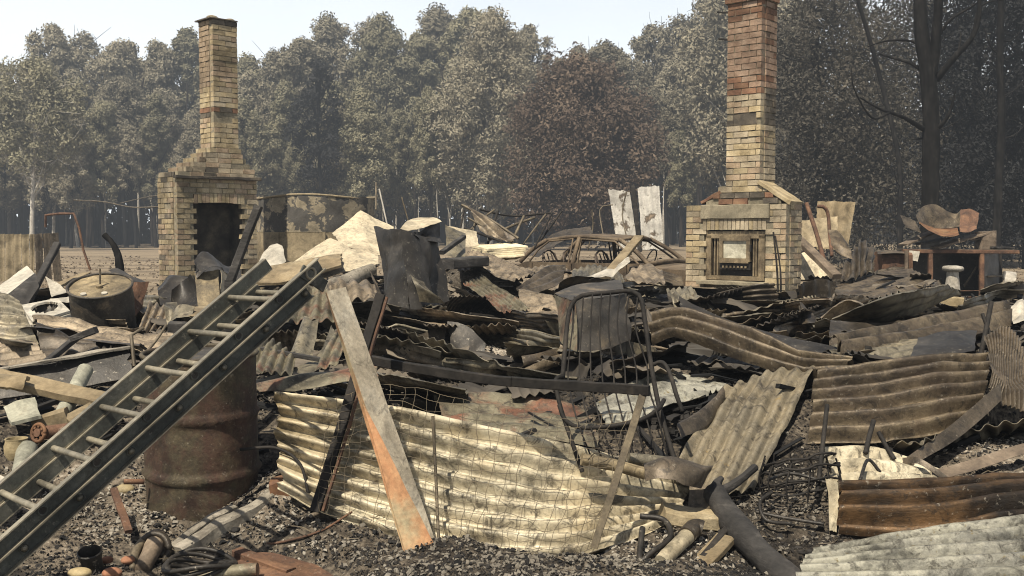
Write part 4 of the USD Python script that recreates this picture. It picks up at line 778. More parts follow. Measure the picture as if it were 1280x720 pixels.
def drum(name, label, c, axis, R, H, mb, ml, parts=(), rings=(.33, .66), lid=True, dents=.02, seed=1):
    """steel drum whose top centre is c"""
    t = thing(name, label, 'drum'); ax = np.array(axis, float); ax /= np.linalg.norm(ax); x, y = frame_of(ax); n, m = 64, 40
    a = np.linspace(0, 2 * math.pi, n + 1); z = np.linspace(0, 1, m); A, Z = np.meshgrid(a, z, indexing='ij'); rr = R + 0 * A
    for q in rings: rr = rr + .02 * np.exp(-((Z - q) / .014) ** 2)
    rr = rr + (fbm(np.stack([np.cos(A) * 1.5, np.sin(A) * 1.5, Z * 2.5], -1), 3, seed) - .5) * dents * 2
    P = c + (rr * np.cos(A))[..., None] * x + (rr * np.sin(A))[..., None] * y + ((Z - 1) * H)[..., None] * ax
    i = np.arange((n + 1) * m).reshape(n + 1, m); put('drum_wall', solid(P.reshape(-1, 3), np.stack([i[:-1, :-1], i[1:, :-1], i[1:, 1:], i[:-1, 1:]], -1).reshape(-1, 4), .004), mb, t, smooth=True)
    for zz in (0, -H): put('rim', tube(np.stack([c + ax * zz + (R + .004) * (math.cos(k) * x + math.sin(k) * y) for k in a]), .012, 6), mb, t, smooth=True)
    if lid:
        r = np.linspace(0, 1, 14); A2, Rr = np.meshgrid(a, r, indexing='ij'); dz = -.014 + .02 * (fbm(np.stack([np.cos(A2) * Rr * 2, np.sin(A2) * Rr * 2, 0 * Rr], -1), 3, seed + 2) - .5)
        P = c + (R * Rr * np.cos(A2))[..., None] * x + (R * Rr * np.sin(A2))[..., None] * y + dz[..., None] * ax; i = np.arange((n + 1) * 14).reshape(n + 1, 14)
        put('lid', solid(P.reshape(-1, 3), np.stack([i[:-1, :-1], i[1:, :-1], i[1:, 1:], i[:-1, 1:]], -1).reshape(-1, 4), .004), ml, t, smooth=True)
    return t, c, ax, x, y
t, c, ax, x, y = drum('lidded_drum', 'sooty steel drum with tan scorched lid tilted forwards', pt(125, 357, 9.5), (0.05, -.36, .93), .285, .8, 'drum_soot', 'lid_tan', rings=(), seed=5)
put('bung_rod', tube(np.array([c - ax * .01, c + ax * .09 + [0, .03, .08]]), .009, 6), 'wire_steel', t); put('bung', tube(np.array([c + .13 * ax * 0 + x * .02 - ax * .02, c + x * .02 + ax * .015]), .03, 10), 'lid_tan', t)
for k, (dx, dy) in enumerate(((.16, .1), (.2, -.08))): put('hole_plug', tube(np.array([c + x * dx + y * dy - ax * .02, c + x * dx + y * dy + ax * .006]), .028, 10), 'white_enamel', t)
S('sooty_sheet', 'flat sooty sheet behind the lid of the drum', [(134, 336, 10.9), (150, 335, 11), (185, 352, 10.6)], [(150, 345, 10.5), (160, 350, 10.3), (185, 357, 10.2)], 'drum_soot')
S('rusty_box', 'rust-brown box side right of the lidded drum', [(160, 354, 9.9), (185, 353, 10.1)], [(163, 405, 9.6), (180, 384, 9.9)], 'rust', cat='box', cr=.05)
iron('grey curved roofing iron at the left edge above the sooty board', [(-20, 364, 8.3), (6, 366, 8.3), (24, 378, 8.2)], [(-20, 428, 7.7), (20, 430, 7.7), (49, 429, 7.7)], 'grey_iron', wt=6, amp=.016, bulge=.06, cr=.03)
iron('flat grey roofing iron below the curved one at the left edge', [(-20, 424, 7.6), (42, 430, 7.6)], [(-20, 464, 7.0), (60, 450, 7.2)], 'burnt_iron', wt=5, amp=.013)
iron('long wavy roofing iron lying before the lidded drum', [(40, 397, 8.6), (85, 397, 8.7), (150, 405, 8.6), (218, 420, 8.4)], [(52, 424, 7.9), (100, 424, 7.8), (150, 432, 7.7), (224, 443, 7.6)], 'burnt_iron', wt=5, amp=.02, cr=.05)
iron('dark crumpled iron under the long wavy sheet at left', [(44, 418, 7.8), (118, 426, 7.7)], [(56, 448, 7.2), (125, 440, 7.3)], 'dark_iron', wt=3, amp=.02, cr=.06)
B('charred_stick', 'charred stick leaning over the wavy iron at left', (36, 470, 7.0), (96, 422, 7.4), .05, .04, 'charred_wood', cat='stick')
B('charred_stick', 'short black bracket above the charred stick', (90, 424, 7.3), (120, 412, 7.3), .07, .05, 'charred_wood', cat='stick')
S('black_fascia', 'long black fascia board with ash along its top edge', [(-20, 466, 6.5), (70, 452, 6.7), (162, 434, 6.9)], [(-20, 502, 6.4), (70, 490, 6.55), (168, 474, 6.75)], 'soot_iron', cat='fascia', thick=.02, cr=.02)
B('ash_ledge', 'pale ash-crusted ledge along the black fascia', (-20, 465, 6.47), (161, 433, 6.87), .07, .018, 'ash_timber', cat='ledge', rough=.02, n=24)
T('bent_rod', 'thin bent rod standing before the black fascia', [(179, 410, 7), (164, 419, 6.9), (168, 458, 6.8)], .013, 'wire_steel', cat='rod', smoothed=False)
T('bent_rod', 'thin slanting rod right of the bent one', [(208, 406, 7), (196, 424, 6.9), (180, 444, 6.8)], .01, 'wire_steel', cat='rod')
B('tan_plank', 'long tan plank lying left of the ladder', (-10, 470, 5.95), (126, 500, 5.9), .13, .055, 'tan_timber', cat='plank', roll=.3)
S('arched_tan_board', 'arched tan board at the left end of the long plank', [(-15, 468, 5.9), (10, 468, 5.9), (36, 472, 5.85)], [(-15, 484, 5.7), (8, 480, 5.7), (30, 484, 5.75)], 'tan_timber', cat='board', bulge=.04, thick=.02)
S('tan_offcut', 'grey-tan slat between plank and ladder', [(78, 512, 5.7), (124, 488, 5.9)], [(90, 524, 5.6), (130, 500, 5.8)], 'tan_timber', cat='offcut', thick=.02)
S('tan_offcut', 'second grey slat left of the grey-green pipe', [(6, 512, 5.7), (44, 500, 5.8)], [(14, 530, 5.5), (52, 522, 5.6)], 'grey_pipe', cat='offcut', thick=.02)
def stub_pipe():
    t = thing('grey_pipe', 'fat grey-green pipe stub leaning left of the ladder', 'pipe'); P = smooth_line([pt(70, 534, 5.75), pt(88, 499, 5.95), pt(107, 462, 6.2)], 12); d = P[-1] - P[-2]; d /= np.linalg.norm(d)
    put('pipe_wall', tube(P, .047, 16), 'grey_pipe', t, smooth=40); put('bore', tube(np.array([P[-1] - d * .01, P[-1] + d * .003]), .039, 16), 'soot_iron', t)
    put('foot_block', beam(pt(44, 536, 5.7), pt(86, 522, 5.75), .12, .12, rough=.02), 'tan_timber', t)
stub_pipe()
def flange():
    c = pt(48, 541, 5.5); t = thing('red_flange', 'round rusty red flange with bolt holes at left', 'flange'); ax = np.array([-.35, -.9, .2]); ax /= np.linalg.norm(ax); x, y = frame_of(ax); a = np.linspace(0, 2 * math.pi, 29)
    put('rim', tube(np.array([c + .047 * (math.cos(k) * x + math.sin(k) * y) for k in a]), .011, 6), 'rust_orange', t, smooth=True)
    put('hub', tube(np.array([c - ax * .02, c + ax * .012]), .024, 14), 'rust', t)
    for k in range(8): q = c + .036 * (math.cos(k * .785) * x + math.sin(k * .785) * y); put('lug', tube(np.array([q - ax * .012, q + ax * .008]), .0085, 7), 'rust_orange', t)
    put('shaft', tube(np.array([c - ax * .02, c - ax * .02 + [.16, .1, .0], c + [.2, .12, .01]]), [.035, .045, .04], 12, rough=.6), 'rust', t, smooth=True)
flange()
p = pt(21, 574, 5.3); V, f = revolve([(0, 0), (.045, .0), (.06, .03), (.062, .075), (.054, .1), (.058, .112), (.05, .112), (.046, .06), (0, .05)], 24)
put('yellow_pot', (V + p, f), 'yellow_pot', smooth=45, label='small yellow pot lying left of the red flange', cat='pot')
T('grey_can', 'dark grey tin cylinder below the yellow pot', [(34, 560, 5.3), (27, 598, 5.1)], .052, 'grey_pipe', cat='can', k=16)
S('white_tile', 'white slab under the bottom left of the ladder', [(-12, 596, 5.0), (26, 612, 4.9)], [(-12, 640, 4.7), (10, 640, 4.7)], 'white_enamel', cat='slab', thick=.03, cr=.01)
# before the yellow chimney
S('black_sheet', 'black bent sheet at the foot of the yellow chimney', [(196, 364, 12.4), (214, 348, 12.8), (240, 346, 12.7)], [(200, 384, 12), (222, 386, 12), (246, 388, 12)], 'soot_iron', cr=.06)
S('black_sheet', 'black curved sheet left of the scorched golden plate', [(214, 362, 11.9), (228, 354, 12.1), (244, 344, 11.9)], [(220, 388, 11.5), (232, 390, 11.5), (250, 390, 11.5)], 'soot_iron', cr=.05, bulge=-.15)
t = thing('crushed_box', 'crushed metal box with a golden scorched plate before the fireplace', 'box')
S('front_plate', None, [(243, 343, 11.4), (273, 335, 11.5)], [(248, 390, 11.1), (275, 388, 11.2)], 'lid_tan', parent=t, cr=.03, label='golden scorched front plate')
S('side_plate', None, [(274, 336, 11.5), (290, 346, 12)], [(275, 388, 11.2), (290, 384, 11.6)], 'pale_sheet', parent=t, cr=.02)
S('top_fold', None, [(243, 343, 11.4), (256, 328, 11.9), (292, 332, 12.2)], [(247, 350, 11.35), (268, 338, 11.4), (290, 347, 11.9)], 'soot_iron', parent=t, cr=.08)
S('black_sheet', 'thin black sheet arched over the crushed box', [(240, 336, 12.6), (262, 322, 12.9), (300, 334, 12.6)], [(246, 344, 12.3), (270, 334, 12.5), (306, 350, 12.2)], 'soot_iron', cr=.06)
iron('small ribbed iron scrap before the rusty box', [(186, 378, 10), (222, 390, 9.8)], [(172, 416, 9.0), (198, 422, 9.0)], 'burnt_iron', ws=4, amp=.022)
S('crumpled_foil', 'grey crumpled metal lump left of the tan tray', [(206, 376, 9.4), (222, 372, 9.5), (240, 394, 9.2)], [(205, 400, 9.0), (222, 402, 8.9), (240, 404, 8.9)], 'grey_iron', cr=.14)
t = thing('tan_tray', 'tan shallow tray on a charred box before the chimney', 'tray')
S('tray_floor', None, [(225, 388, 9.2), (256, 384, 9.5), (290, 391, 9.3)], [(236, 399, 8.9), (258, 403, 8.8), (276, 400, 9)], 'tan_timber', parent=t, cr=.03)
put('tray_box', beam(pt(212, 412, 8.85), pt(278, 410, 8.95), .3, .12, rough=.03), 'charred_wood', t)
B('black_post', 'bent black post rising behind the upper ladder rail', (323, 257, 5.8), (288, 352, 5.75), .045, .043, 'charred_wood', cat='post', n=16)
B('black_post', 'lower black stump carrying the bent post beside the ladder', (288, 350, 5.75), (285, 520, 5.75), .055, .05, 'charred_wood', cat='post', n=16)
# pale sheets by the tank
S('pale_sheet', 'largest cream sheet lying peaked right of the water tank', [(414, 292, 13.6), (450, 263, 14.3), (492, 284, 14.3)], [(426, 304, 13.2), (460, 317, 13.1), (492, 322, 13.3)], 'pale_sheet', cr=.025, smoothed=False, thick=.008)
S('pale_sheet', 'second cream sheet in front of the peaked one', [(350, 340, 12.6), (412, 297, 13.3), (438, 312, 12.9), (472, 321, 12.8)], [(396, 350, 12.1), (430, 343, 12.1), (455, 335, 12.2), (474, 330, 12.4)], 'pale_sheet', cr=.03, smoothed=False, thick=.008)
S('white_shard', 'white pointed shard leaning on the tank side', [(316, 346, 12.5), (342, 314, 13), (353, 314, 13)], [(322, 352, 12.2), (346, 340, 12.3), (358, 328, 12.6)], 'white_enamel', cat='shard', cr=.05)
S('tan_board', 'long tan board below the white pointed shard', [(310, 347, 11.9), (360, 331, 12.3), (428, 320, 12.5)], [(316, 356, 11.5), (370, 356, 11.6), (428, 334, 11.9)], 'tan_timber', cat='board', thick=.03)
t = thing('crushed_locker', 'tall crushed black metal locker in the middle of the rubble', 'locker')
S('left_face', None, [(470, 282, 10.7), (484, 286, 10.4), (499, 286, 10.1)], [(478, 378, 10.3), (496, 384, 10), (512, 386, 9.9)], 'soot_iron', parent=t, cr=.05)
S('right_face', None, [(499, 286, 10.1), (522, 290, 10.2), (556, 298, 10.7)], [(512, 386, 9.9), (540, 388, 10), (570, 374, 10.5)], 'soot_iron', parent=t, cr=.09)
S('upper_fold', None, [(501, 288, 10.15), (522, 285, 10.4), (552, 274, 10.9)], [(502, 294, 10.1), (525, 296, 10.25), (558, 300, 10.7)], 'soot_iron', parent=t, cr=.06)
S('top_flap', None, [(500, 286, 10.2), (514, 273, 11), (544, 271, 11.2)], [(504, 290, 10.15), (524, 286, 10.4), (553, 277, 10.8)], 'pale_sheet', parent=t, cr=.02, label='pale top flap')
S('lower_flap', None, [(514, 344, 9.95), (530, 352, 9.9)], [(524, 378, 9.85), (556, 380, 9.9)], 'grey_iron', parent=t, cr=.04, bulge=.06)
S('grey_plate', 'blue-grey plate leaning right of the crushed locker', [(556, 281, 13), (582, 292, 13.2)], [(558, 318, 12.5), (582, 326, 12.3)], 'grey_iron', cr=.03)
S('white_plate', 'white plate behind the blue-grey plate', [(560, 281, 14), (598, 287, 14.3)], [(576, 308, 13.6), (600, 306, 14)], 'pale_sheet', cr=.03)
B('charred_beam', 'charred beam lying right of the crushed locker', (556, 330, 12), (600, 326, 12.5), .3, .12, 'charred_wood')
B('charred_stick', 'charred stick propped before the blue-grey plate', (552, 316, 12), (580, 296, 12.6), .06, .05, 'charred_wood', cat='stick')
# middle field
iron('brown roofing iron sloping down below the cream boards', [(570, 316, 13.6), (608, 314, 14)], [(640, 354, 11.8), (672, 340, 12.6)], 'burnt_iron', ws=6, amp=.014)
iron('small lit roofing iron left of the folded dark piece', [(577, 352, 12.1), (602, 341, 12.4)], [(626, 390, 10.6), (664, 382, 10.7)], 'red_iron', ws=6, amp=.013)
iron('dark folded roofing iron in front of the car', [(643, 364, 12), (680, 336, 12.7), (708, 333, 12.8)], [(655, 368, 11.7), (690, 358, 11.8), (704, 350, 12.1)], 'dark_iron', wt=3, amp=.02)
iron('ribbed roofing iron left of the plate behind the chair', [(648, 364, 11.6), (702, 370, 11.4)], [(650, 398, 10.5), (708, 404, 10.3)], 'burnt_iron', wt=4, amp=.018)
iron('long roofing iron running right from under the crushed locker', [(500, 385, .2), (540, 386, .25), (630, 402, .2)], [(495, 398, .12), (540, 404, .12), (645, 414, .1)], 'burnt_iron', wt=4, amp=.014)
iron('grey-brown roofing iron left of the black arch', [(440, 392, .25), (500, 396, .3), (560, 404, .25)], [(425, 412, .12), (500, 412, .12), (560, 416, .1)], 'burnt_iron', wt=4, amp=.015)
iron('roofing iron in the hollow behind the wooden prop', [(440, 408, .25), (500, 410, .25), (540, 414, .2)], [(420, 436, .1), (490, 428, .1), (540, 428, .1)], 'grey_iron', wt=4, amp=.016, cr=.05)
iron('rolled roofing iron curving up to the black arch', [(438, 418, .3), (500, 434, .3), (566, 452, .22)], [(428, 446, .1), (500, 460, .08), (566, 472, .06)], 'burnt_iron', wt=1.5, amp=.03, bulge=.07, cr=.05)
iron('flat iron strip right of the black arch', [(604, 400, .15), (664, 405, .15)], [(600, 420, .05), (668, 422, .05)], 'burnt_iron', wt=2)
iron('flat fine-ribbed iron left of the chair back', [(600, 416, .15), (655, 411, .2), (710, 425, .15)], [(618, 436, .05), (660, 436, .05), (710, 440, .06)], 'grey_iron', wt=5, amp=.01)
iron('pale-edged iron lying under the chair back', [(655, 432, .15), (790, 430, .2), (856, 440, .15)], [(690, 458, .05), (790, 454, .05), (846, 458, .05)], 'burnt_iron', wt=4, amp=.013)
iron('rolled iron left of the chair seat', [(652, 446, .25), (680, 440, .25), (712, 436, .25)], [(645, 470, .1), (680, 462, .1), (712, 454, .1)], 'brown_iron', wt=1, amp=.03, bulge=.06)
iron('narrow bent iron crossing before the rolled piece', [(634, 468, .25), (670, 452, .3), (706, 442, .3)], [(640, 476, .15), (675, 464, .18), (708, 454, .2)], 'burnt_iron', bulge=.03)
S('black_arch', 'black arched sheet standing with a hollow underneath', [(559, 402, 9), (585, 408, 8.9), (608, 432, 8.7)], [(568, 456, 8.7), (586, 456, 8.6), (605, 460, 8.5)], 'soot_iron', cr=.03)
S('creased_sheet', 'creased dark side leaning against the black arched sheet', [(528, 412, 8.7), (542, 404, 8.9), (560, 402, 9)], [(516, 446, 8.4), (545, 456, 8.3), (564, 466, 8.3)], 'dark_iron', cr=.08)
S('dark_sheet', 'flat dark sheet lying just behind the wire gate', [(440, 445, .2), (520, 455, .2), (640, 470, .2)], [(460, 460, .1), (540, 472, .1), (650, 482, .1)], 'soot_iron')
S('grey_scrap', 'grey metal scrap in the ash right of the arch', [(618, 452, .3), (650, 466, .25)], [(612, 466, .15), (640, 478, .12)], 'dark_iron')
iron('ribbed iron corner in front of the folded dark piece', [(700, 352, .5), (720, 344, .6), (760, 348, .5)], [(690, 366, .3), (720, 362, .35), (770, 360, .35)], 'dark_iron', wt=2)
# left of centre, between ladder and prop
iron('lit ribbed iron under the ladder top', [(330, 424, 7.2), (372, 446, 7)], [(306, 474, 6.4), (366, 468, 6.4)], 'red_iron', ws=5, amp=.015)
S('grey_channel', 'grey folded metal channel standing under the ladder top', [(381, 396, 7.4), (389, 399, 7.3), (399, 398, 7.4)], [(364, 440, 6.9), (376, 446, 6.8), (391, 446, 6.9)], 'grey_iron', ws=1, amp=.015, cr=.01)
S('curved_strip', 'long curved grey strip below the metal channel', [(414, 406, 7.4), (404, 432, 7), (380, 456, 6.8), (312, 478, 6.5)], [(418, 412, 7.3), (410, 446, 6.9), (390, 468, 6.6), (316, 490, 6.3)], 'grey_iron', cr=.02)
S('red_strip', 'reddish iron strip left of the wooden prop', [(418, 414, 7.1), (432, 424, 7.1)], [(396, 466, 6.5), (424, 464, 6.5)], 'red_iron', ws=2)
B('charred_stick', 'thin charred stick lying across the metal channel', (325, 436, 6.85), (412, 452, 6.75), .03, .03, 'charred_wood', cat='stick')
S('rolled_strip', 'long rolled brown strip above the cream iron', [(318, 484, 6.2), (400, 468, 6.4), (470, 458, 6.5)], [(322, 494, 6.05), (400, 482, 6.2), (474, 470, 6.3)], 'red_iron', bulge=.04)
iron('crumpled iron heap between ladder and crushed locker', [(335, 372, 9.6), (380, 366, 9.8), (420, 372, 9.6)], [(338, 400, 8.9), (380, 404, 8.7), (420, 402, 8.8)], 'red_iron', ws=6, amp=.02, cr=.08)
iron('brown crumpled iron right of the ladder tip', [(408, 366, 9.4), (440, 352, 9.8), (470, 360, 9.6)], [(414, 384, 9), (440, 384, 8.9), (474, 384, 9)], 'burnt_iron', ws=4, amp=.02, cr=.08)
T('charred_log', 'charred ash-speckled log right of the ladder tip', [(400, 364, 9.6), (430, 352, 9.9), (466, 336, 10.2)], [.07, .08, .06], 'ash_timber', cat='log', rough=.7)
S('dark_strip', 'dark curved strip below the crushed locker', [(462, 334, 9.8), (470, 352, 9.6)], [(476, 384, 9.2), (490, 390, 9.2)], 'dark_iron')
iron('thin grey iron lying left of the crushed locker foot', [(420, 384, .4), (470, 378, .45), (500, 384, .4)], [(416, 396, .25), (470, 394, .25), (500, 396, .25)], 'grey_iron', wt=3)
# before the red chimney
t = thing('leaning_plate', 'large dented metal plate standing behind the chair back', 'plate')
S('plate_left', None, [(692, 368, 8.0), (704, 372, 7.8), (718, 376, 7.6)], [(700, 428, 7.7), (712, 436, 7.5), (722, 440, 7.4)], 'red_iron', parent=t, cr=.02)
S('plate_right', None, [(714, 374, 7.62), (744, 372, 7.7), (784, 366, 8.0)], [(720, 442, 7.4), (750, 438, 7.5), (788, 426, 7.8)], 'drum_soot', parent=t, cr=.04)
S('plate_top', None, [(692, 368, 8.02), (726, 354, 8.5), (776, 349, 8.7)], [(716, 376, 7.62), (746, 373, 7.7), (782, 367, 7.95)], 'drum_soot', parent=t, cr=.02)
iron('lit fine-ribbed iron between chair and red chimney', [(778, 354, .35), (830, 351, .4), (848, 362, .3)], [(778, 384, .12), (812, 388, .1), (840, 370, .15)], 'grey_iron', wt=5, amp=.01)
iron('triangular ribbed iron before the car bonnet', [(780, 350, 12.1), (806, 331, 12.6), (828, 337, 12.5)], [(790, 356, 11.8), (812, 356, 11.8), (832, 356, 11.8)], 'burnt_iron', ws=4)
S('white_scrap', 'white crumpled scrap at the foot of the pale plank', [(730, 346, 12.2), (758, 338, 12.5), (786, 322, 12.9)], [(736, 352, 11.9), (764, 346, 12.1), (788, 330, 12.6)], 'white_enamel', cr=.08)
B('pale_plank', 'pale plank leaning against the burnt car', (757, 347, 12.9), (799, 296, 14.2), .14, .05, 'tan_timber', cat='plank')
iron('lit sloping iron below the red chimney corner', [(832, 362, .4), (868, 360, .4)], [(848, 396, .15), (912, 404, .15)], 'grey_iron', ws=5, amp=.015)
S('black_plate', 'long black plate with a sharp pale edge before the chimney', [(848, 372, 7.7), (900, 396, 7.4), (980, 420, 7.2), (1062, 440, 7.0)], [(851, 396, 7.45), (905, 414, 7.2), (980, 436, 7.0), (1062, 452, 6.9)], 'soot_iron', cr=.02, thick=.01)
iron('long dark curved capping swooping right from the chair', [(812, 392, 7.2), (850, 390, 7.1), (930, 414, 6.8), (1000, 438, 6.5), (1070, 455, 6.3)], [(816, 432, 7.0), (850, 428, 6.9), (930, 452, 6.55), (1000, 466, 6.35), (1062, 468, 6.2)], 'brown_iron', wt=2.6, amp=.034, bulge=.02, cr=.035)
iron('dark ribbed iron directly below the stove', [(898, 366, .3), (940, 356, .4), (970, 354, .4)], [(892, 380, .15), (940, 376, .2), (975, 374, .2)], 'dark_iron', wt=3, amp=.02)
iron('flat pale-lit iron strip below the red chimney', [(890, 377, .25), (970, 374, .3), (1052, 374, .3)], [(905, 392, .1), (970, 392, .1), (1052, 390, .12)], 'red_iron', wt=2, amp=.01)
iron('small rolled iron left of the upright scrap', [(905, 393, .2), (940, 386, .25), (980, 382, .25)], [(918, 406, .08), (950, 402, .08), (986, 398, .1)], 'burnt_iron', wt=2, amp=.02)
iron('toothed-edge iron before the upright scrap', [(940, 412, .28), (972, 394, .35), (1026, 398, .28)], [(944, 420, .1), (980, 416, .1), (1030, 412, .1)], 'grey_iron', ws=6, amp=.014)
S('upright_scrap', 'small pointed scrap standing up right of the chimney base', [(996, 376, 10), (1002, 374, 10), (1006, 380, 10)], [(996, 402, 9.6), (1008, 404, 9.5), (1022, 400, 9.7)], 'dark_iron', cr=.04)
iron('rolled iron end right of the pointed scrap', [(1028, 400, .35), (1058, 378, .5), (1078, 384, .4)], [(1034, 408, .2), (1062, 402, .2), (1084, 398, .2)], 'burnt_iron', wt=2, amp=.025)
iron('short pale corrugated iron with wavy end', [(1070, 382, .4), (1100, 372, .5), (1129, 363, .55)], [(1080, 394, .2), (1105, 390, .25), (1124, 380, .3)], 'ashy_iron', ws=6, amp=.02)
iron('long straight grey iron pointing at the mushroom stone', [(1038, 400, .4), (1110, 370, .6), (1184, 356, .6)], [(1066, 404, .2), (1124, 398, .25), (1200, 364, .45)], 'grey_iron', wt=3, amp=.018, cr=.02)
iron('tan corrugated iron lying before the rusty cabinet', [(1044, 358, 14.6), (1090, 343, 15.2), (1140, 336, 15.6)], [(1046, 380, 12.6), (1104, 374, 12.6), (1170, 353, 13.6)], 'brown_iron', wt=6, amp=.016, cr=.02)
iron('small dark iron at the side of the red chimney', [(996, 356, .4), (1020, 348, .45), (1044, 352, .4)], [(996, 374, .2), (1022, 372, .2), (1046, 372, .2)], 'dark_iron', ws=3, amp=.02)
iron('dark long iron beneath the straight grey one', [(1034, 402, 8.5), (1110, 403, 8.5), (1156, 402, 8.6)], [(1036, 434, 7.6), (1100, 432, 7.7), (1146, 424, 7.8)], 'dark_iron', wt=2, amp=.03)
iron('long twin-ridged iron with a yellowed right end', [(1040, 426, 7.0), (1150, 402, 7.7), (1263, 379, 8.3)], [(1052, 442, 6.7), (1160, 430, 7.1), (1266, 404, 7.6)], 'brown_iron', wt=2, amp=.045, cr=.015)
iron('pale fine-ribbed iron under the twin-ridged one', [(1020, 432, 7.1), (1090, 426, 7.2), (1154, 424, 7.1)], [(1076, 456, 6.5), (1110, 452, 6.5), (1138, 446, 6.6)], 'grey_iron', wt=5, amp=.01)
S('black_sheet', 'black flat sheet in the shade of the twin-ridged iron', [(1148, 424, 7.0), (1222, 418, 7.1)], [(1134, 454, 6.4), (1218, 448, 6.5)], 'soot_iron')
iron('dark iron piece lying behind the tan wide sheet', [(1120, 396, .3), (1170, 388, .4), (1220, 392, .3)], [(1126, 408, .15), (1170, 402, .2), (1225, 404, .15)], 'burnt_iron', wt=2, amp=.02)
B('yellow_block', 'small yellow-topped block before the bench', (1168, 376, 11.5), (1200, 378, 11.5), .2, .12, 'brick_yellow', cat='block')
iron('large curved brown corrugated iron at the right', [(1018, 464, 6.15), (1120, 452, 6.15), (1238, 443, 6.2)], [(1006, 554, 5.7), (1110, 551, 5.65), (1224, 530, 5.75)], 'brown_iron', wt=6, amp=.03, bulge=.05, cr=.03)
iron('large pale-grey corrugated sheet sloping towards the log', [(904, 484, 6.3), (962, 460, 6.4), (1022, 457, 6.4)], [(836, 592, 5.3), (890, 614, 5.15), (942, 614, 5.2)], 'pale_grey_iron', ws=6.5, amp=.014, cr=.03)
iron('ash-white corrugated iron right of the chair seat', [(742, 504, 6.4), (828, 466, 6.9), (912, 482, 6.7)], [(758, 532, 5.9), (830, 510, 6.1), (884, 494, 6.4)], 'ashy_iron', wt=4, amp=.014)
S('dark_roll', 'dark rolled sheet left of the pale-grey corrugated sheet', [(846, 536, 5.8), (880, 512, 6), (902, 490, 6.2)], [(850, 552, 5.6), (884, 530, 5.8), (906, 500, 6.1)], 'dark_iron', bulge=.05)
iron('reddish iron lying behind the wire gate', [(540, 490, 6.5), (640, 494, 6.6), (738, 503, 6.5)], [(560, 540, 5.6), (650, 548, 5.6), (750, 560, 5.5)], 'red_iron', wt=4, amp=.018, cr=.05)
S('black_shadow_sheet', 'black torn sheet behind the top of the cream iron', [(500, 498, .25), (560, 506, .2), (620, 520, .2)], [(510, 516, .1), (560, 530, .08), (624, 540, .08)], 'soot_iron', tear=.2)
# front row
iron('long cream corrugated iron standing behind the wire gate', [(338, 488, 5.15), (430, 499, 5.15), (560, 524, 5.2), (720, 558, 5.3), (800, 584, 5.35), (866, 606, 5.4)], [(346, 612, 4.95), (420, 650, 4.9), (560, 694, 4.75), (690, 700, 4.7), (790, 672, 4.8), (850, 640, 5.0)], 'cream_iron', wt=8, amp=.024, cr=.022, bulge=-.05, jag=.03)
iron('cream melted iron at the right below the wide brown sheet', [(1028, 562, 5.3), (1095, 564, 5.4), (1184, 598, 5.3)], [(1036, 612, 4.95), (1100, 610, 5), (1186, 606, 5.1)], 'cream_iron', wt=3, amp=.025, cr=.014)
S('cream_drip', 'narrow cream strip hanging at the left end of the dark ribbed iron', [(1030, 598, 4.9), (1046, 604, 4.9)], [(1036, 664, 4.78), (1045, 666, 4.78)], 'cream_iron', cr=.03)
iron('dark ribbed iron with orange ridges at the right edge', [(1044, 604, 4.95), (1160, 602, 5.0), (1300, 598, 5.1)], [(1046, 670, 4.7), (1160, 674, 4.65), (1300, 650, 4.75)], 'orange_iron', wt=3.5, amp=.034, bulge=.05, cr=.015)
iron('ash-pale corrugated iron in the bottom right corner', [(1010, 694, 4.45), (1150, 668, 4.6), (1310, 646, 4.7)], [(985, 740, 4.1), (1150, 750, 4.05), (1310, 750, 4.05)], 'ashy_iron', wt=6, amp=.026, cr=.012)
t = thing('dark_strap', 'flat dark strap folded in a V over the debris at right', 'strap')
S('upper_strap', None, [(1130, 574, 5.3), (1190, 530, 5.6), (1250, 478, 5.9)], [(1140, 582, 5.3), (1200, 546, 5.55), (1252, 500, 5.85)], 'dark_iron', parent=t, cr=.01, jag=.01)
S('lower_strap', None, [(1126, 572, 5.3), (1150, 572, 5.2), (1192, 598, 5.1)], [(1128, 580, 5.28), (1150, 580, 5.18), (1186, 602, 5.08)], 'dark_iron', parent=t, cr=.01, jag=.01)
S('long_strap', 'long dark strap running to the right edge above the ribbed iron', [(1162, 590, 5.2), (1220, 572, 5.3), (1300, 548, 5.5)], [(1168, 602, 5.1), (1224, 586, 5.2), (1300, 560, 5.4)], 'brown_timber', cat='strap', cr=.01)
S('brown_tile', 'brown square tile lying between the two straps', [(1190, 546, .1), (1212, 538, .12)], [(1188, 562, .04), (1214, 562, .04)], 'brown_iron', cat='tile')
S('wire_screen', 'crumpled dark wire screen at the right edge', [(1230, 420, 6.3), (1262, 406, 6.4), (1300, 440, 6.3)], [(1244, 476, 5.9), (1264, 506, 5.8), (1300, 528, 5.7)], 'dark_iron', ws=16, amp=.007, cr=.07)
T('iron_stake', 'dark iron stake standing left of the wire screen', [(1239, 378, 6.7), (1231, 420, 6.5), (1222, 462, 6.4)], .016, 'black_steel', cat='stake')
T('iron_stake', 'second thin stake crossing the first one', [(1228, 392, 6.6), (1240, 430, 6.5), (1232, 458, 6.4)], .012, 'black_steel', cat='stake')
S('white_cloth', 'white crumpled cloth at the right edge above the wire screen', [(1262, 392, 8), (1290, 384, 8.2)], [(1264, 416, 7.5), (1295, 418, 7.5)], 'white_enamel', cat='cloth', cr=.08)
S('white_stone', 'white lump at the right edge beside the bench', [(1254, 352, 17), (1268, 351, 17)], [(1254, 364, 16.6), (1268, 366, 16.5)], 'stone_white', cat='stone', thick=.1, bulge=.1)
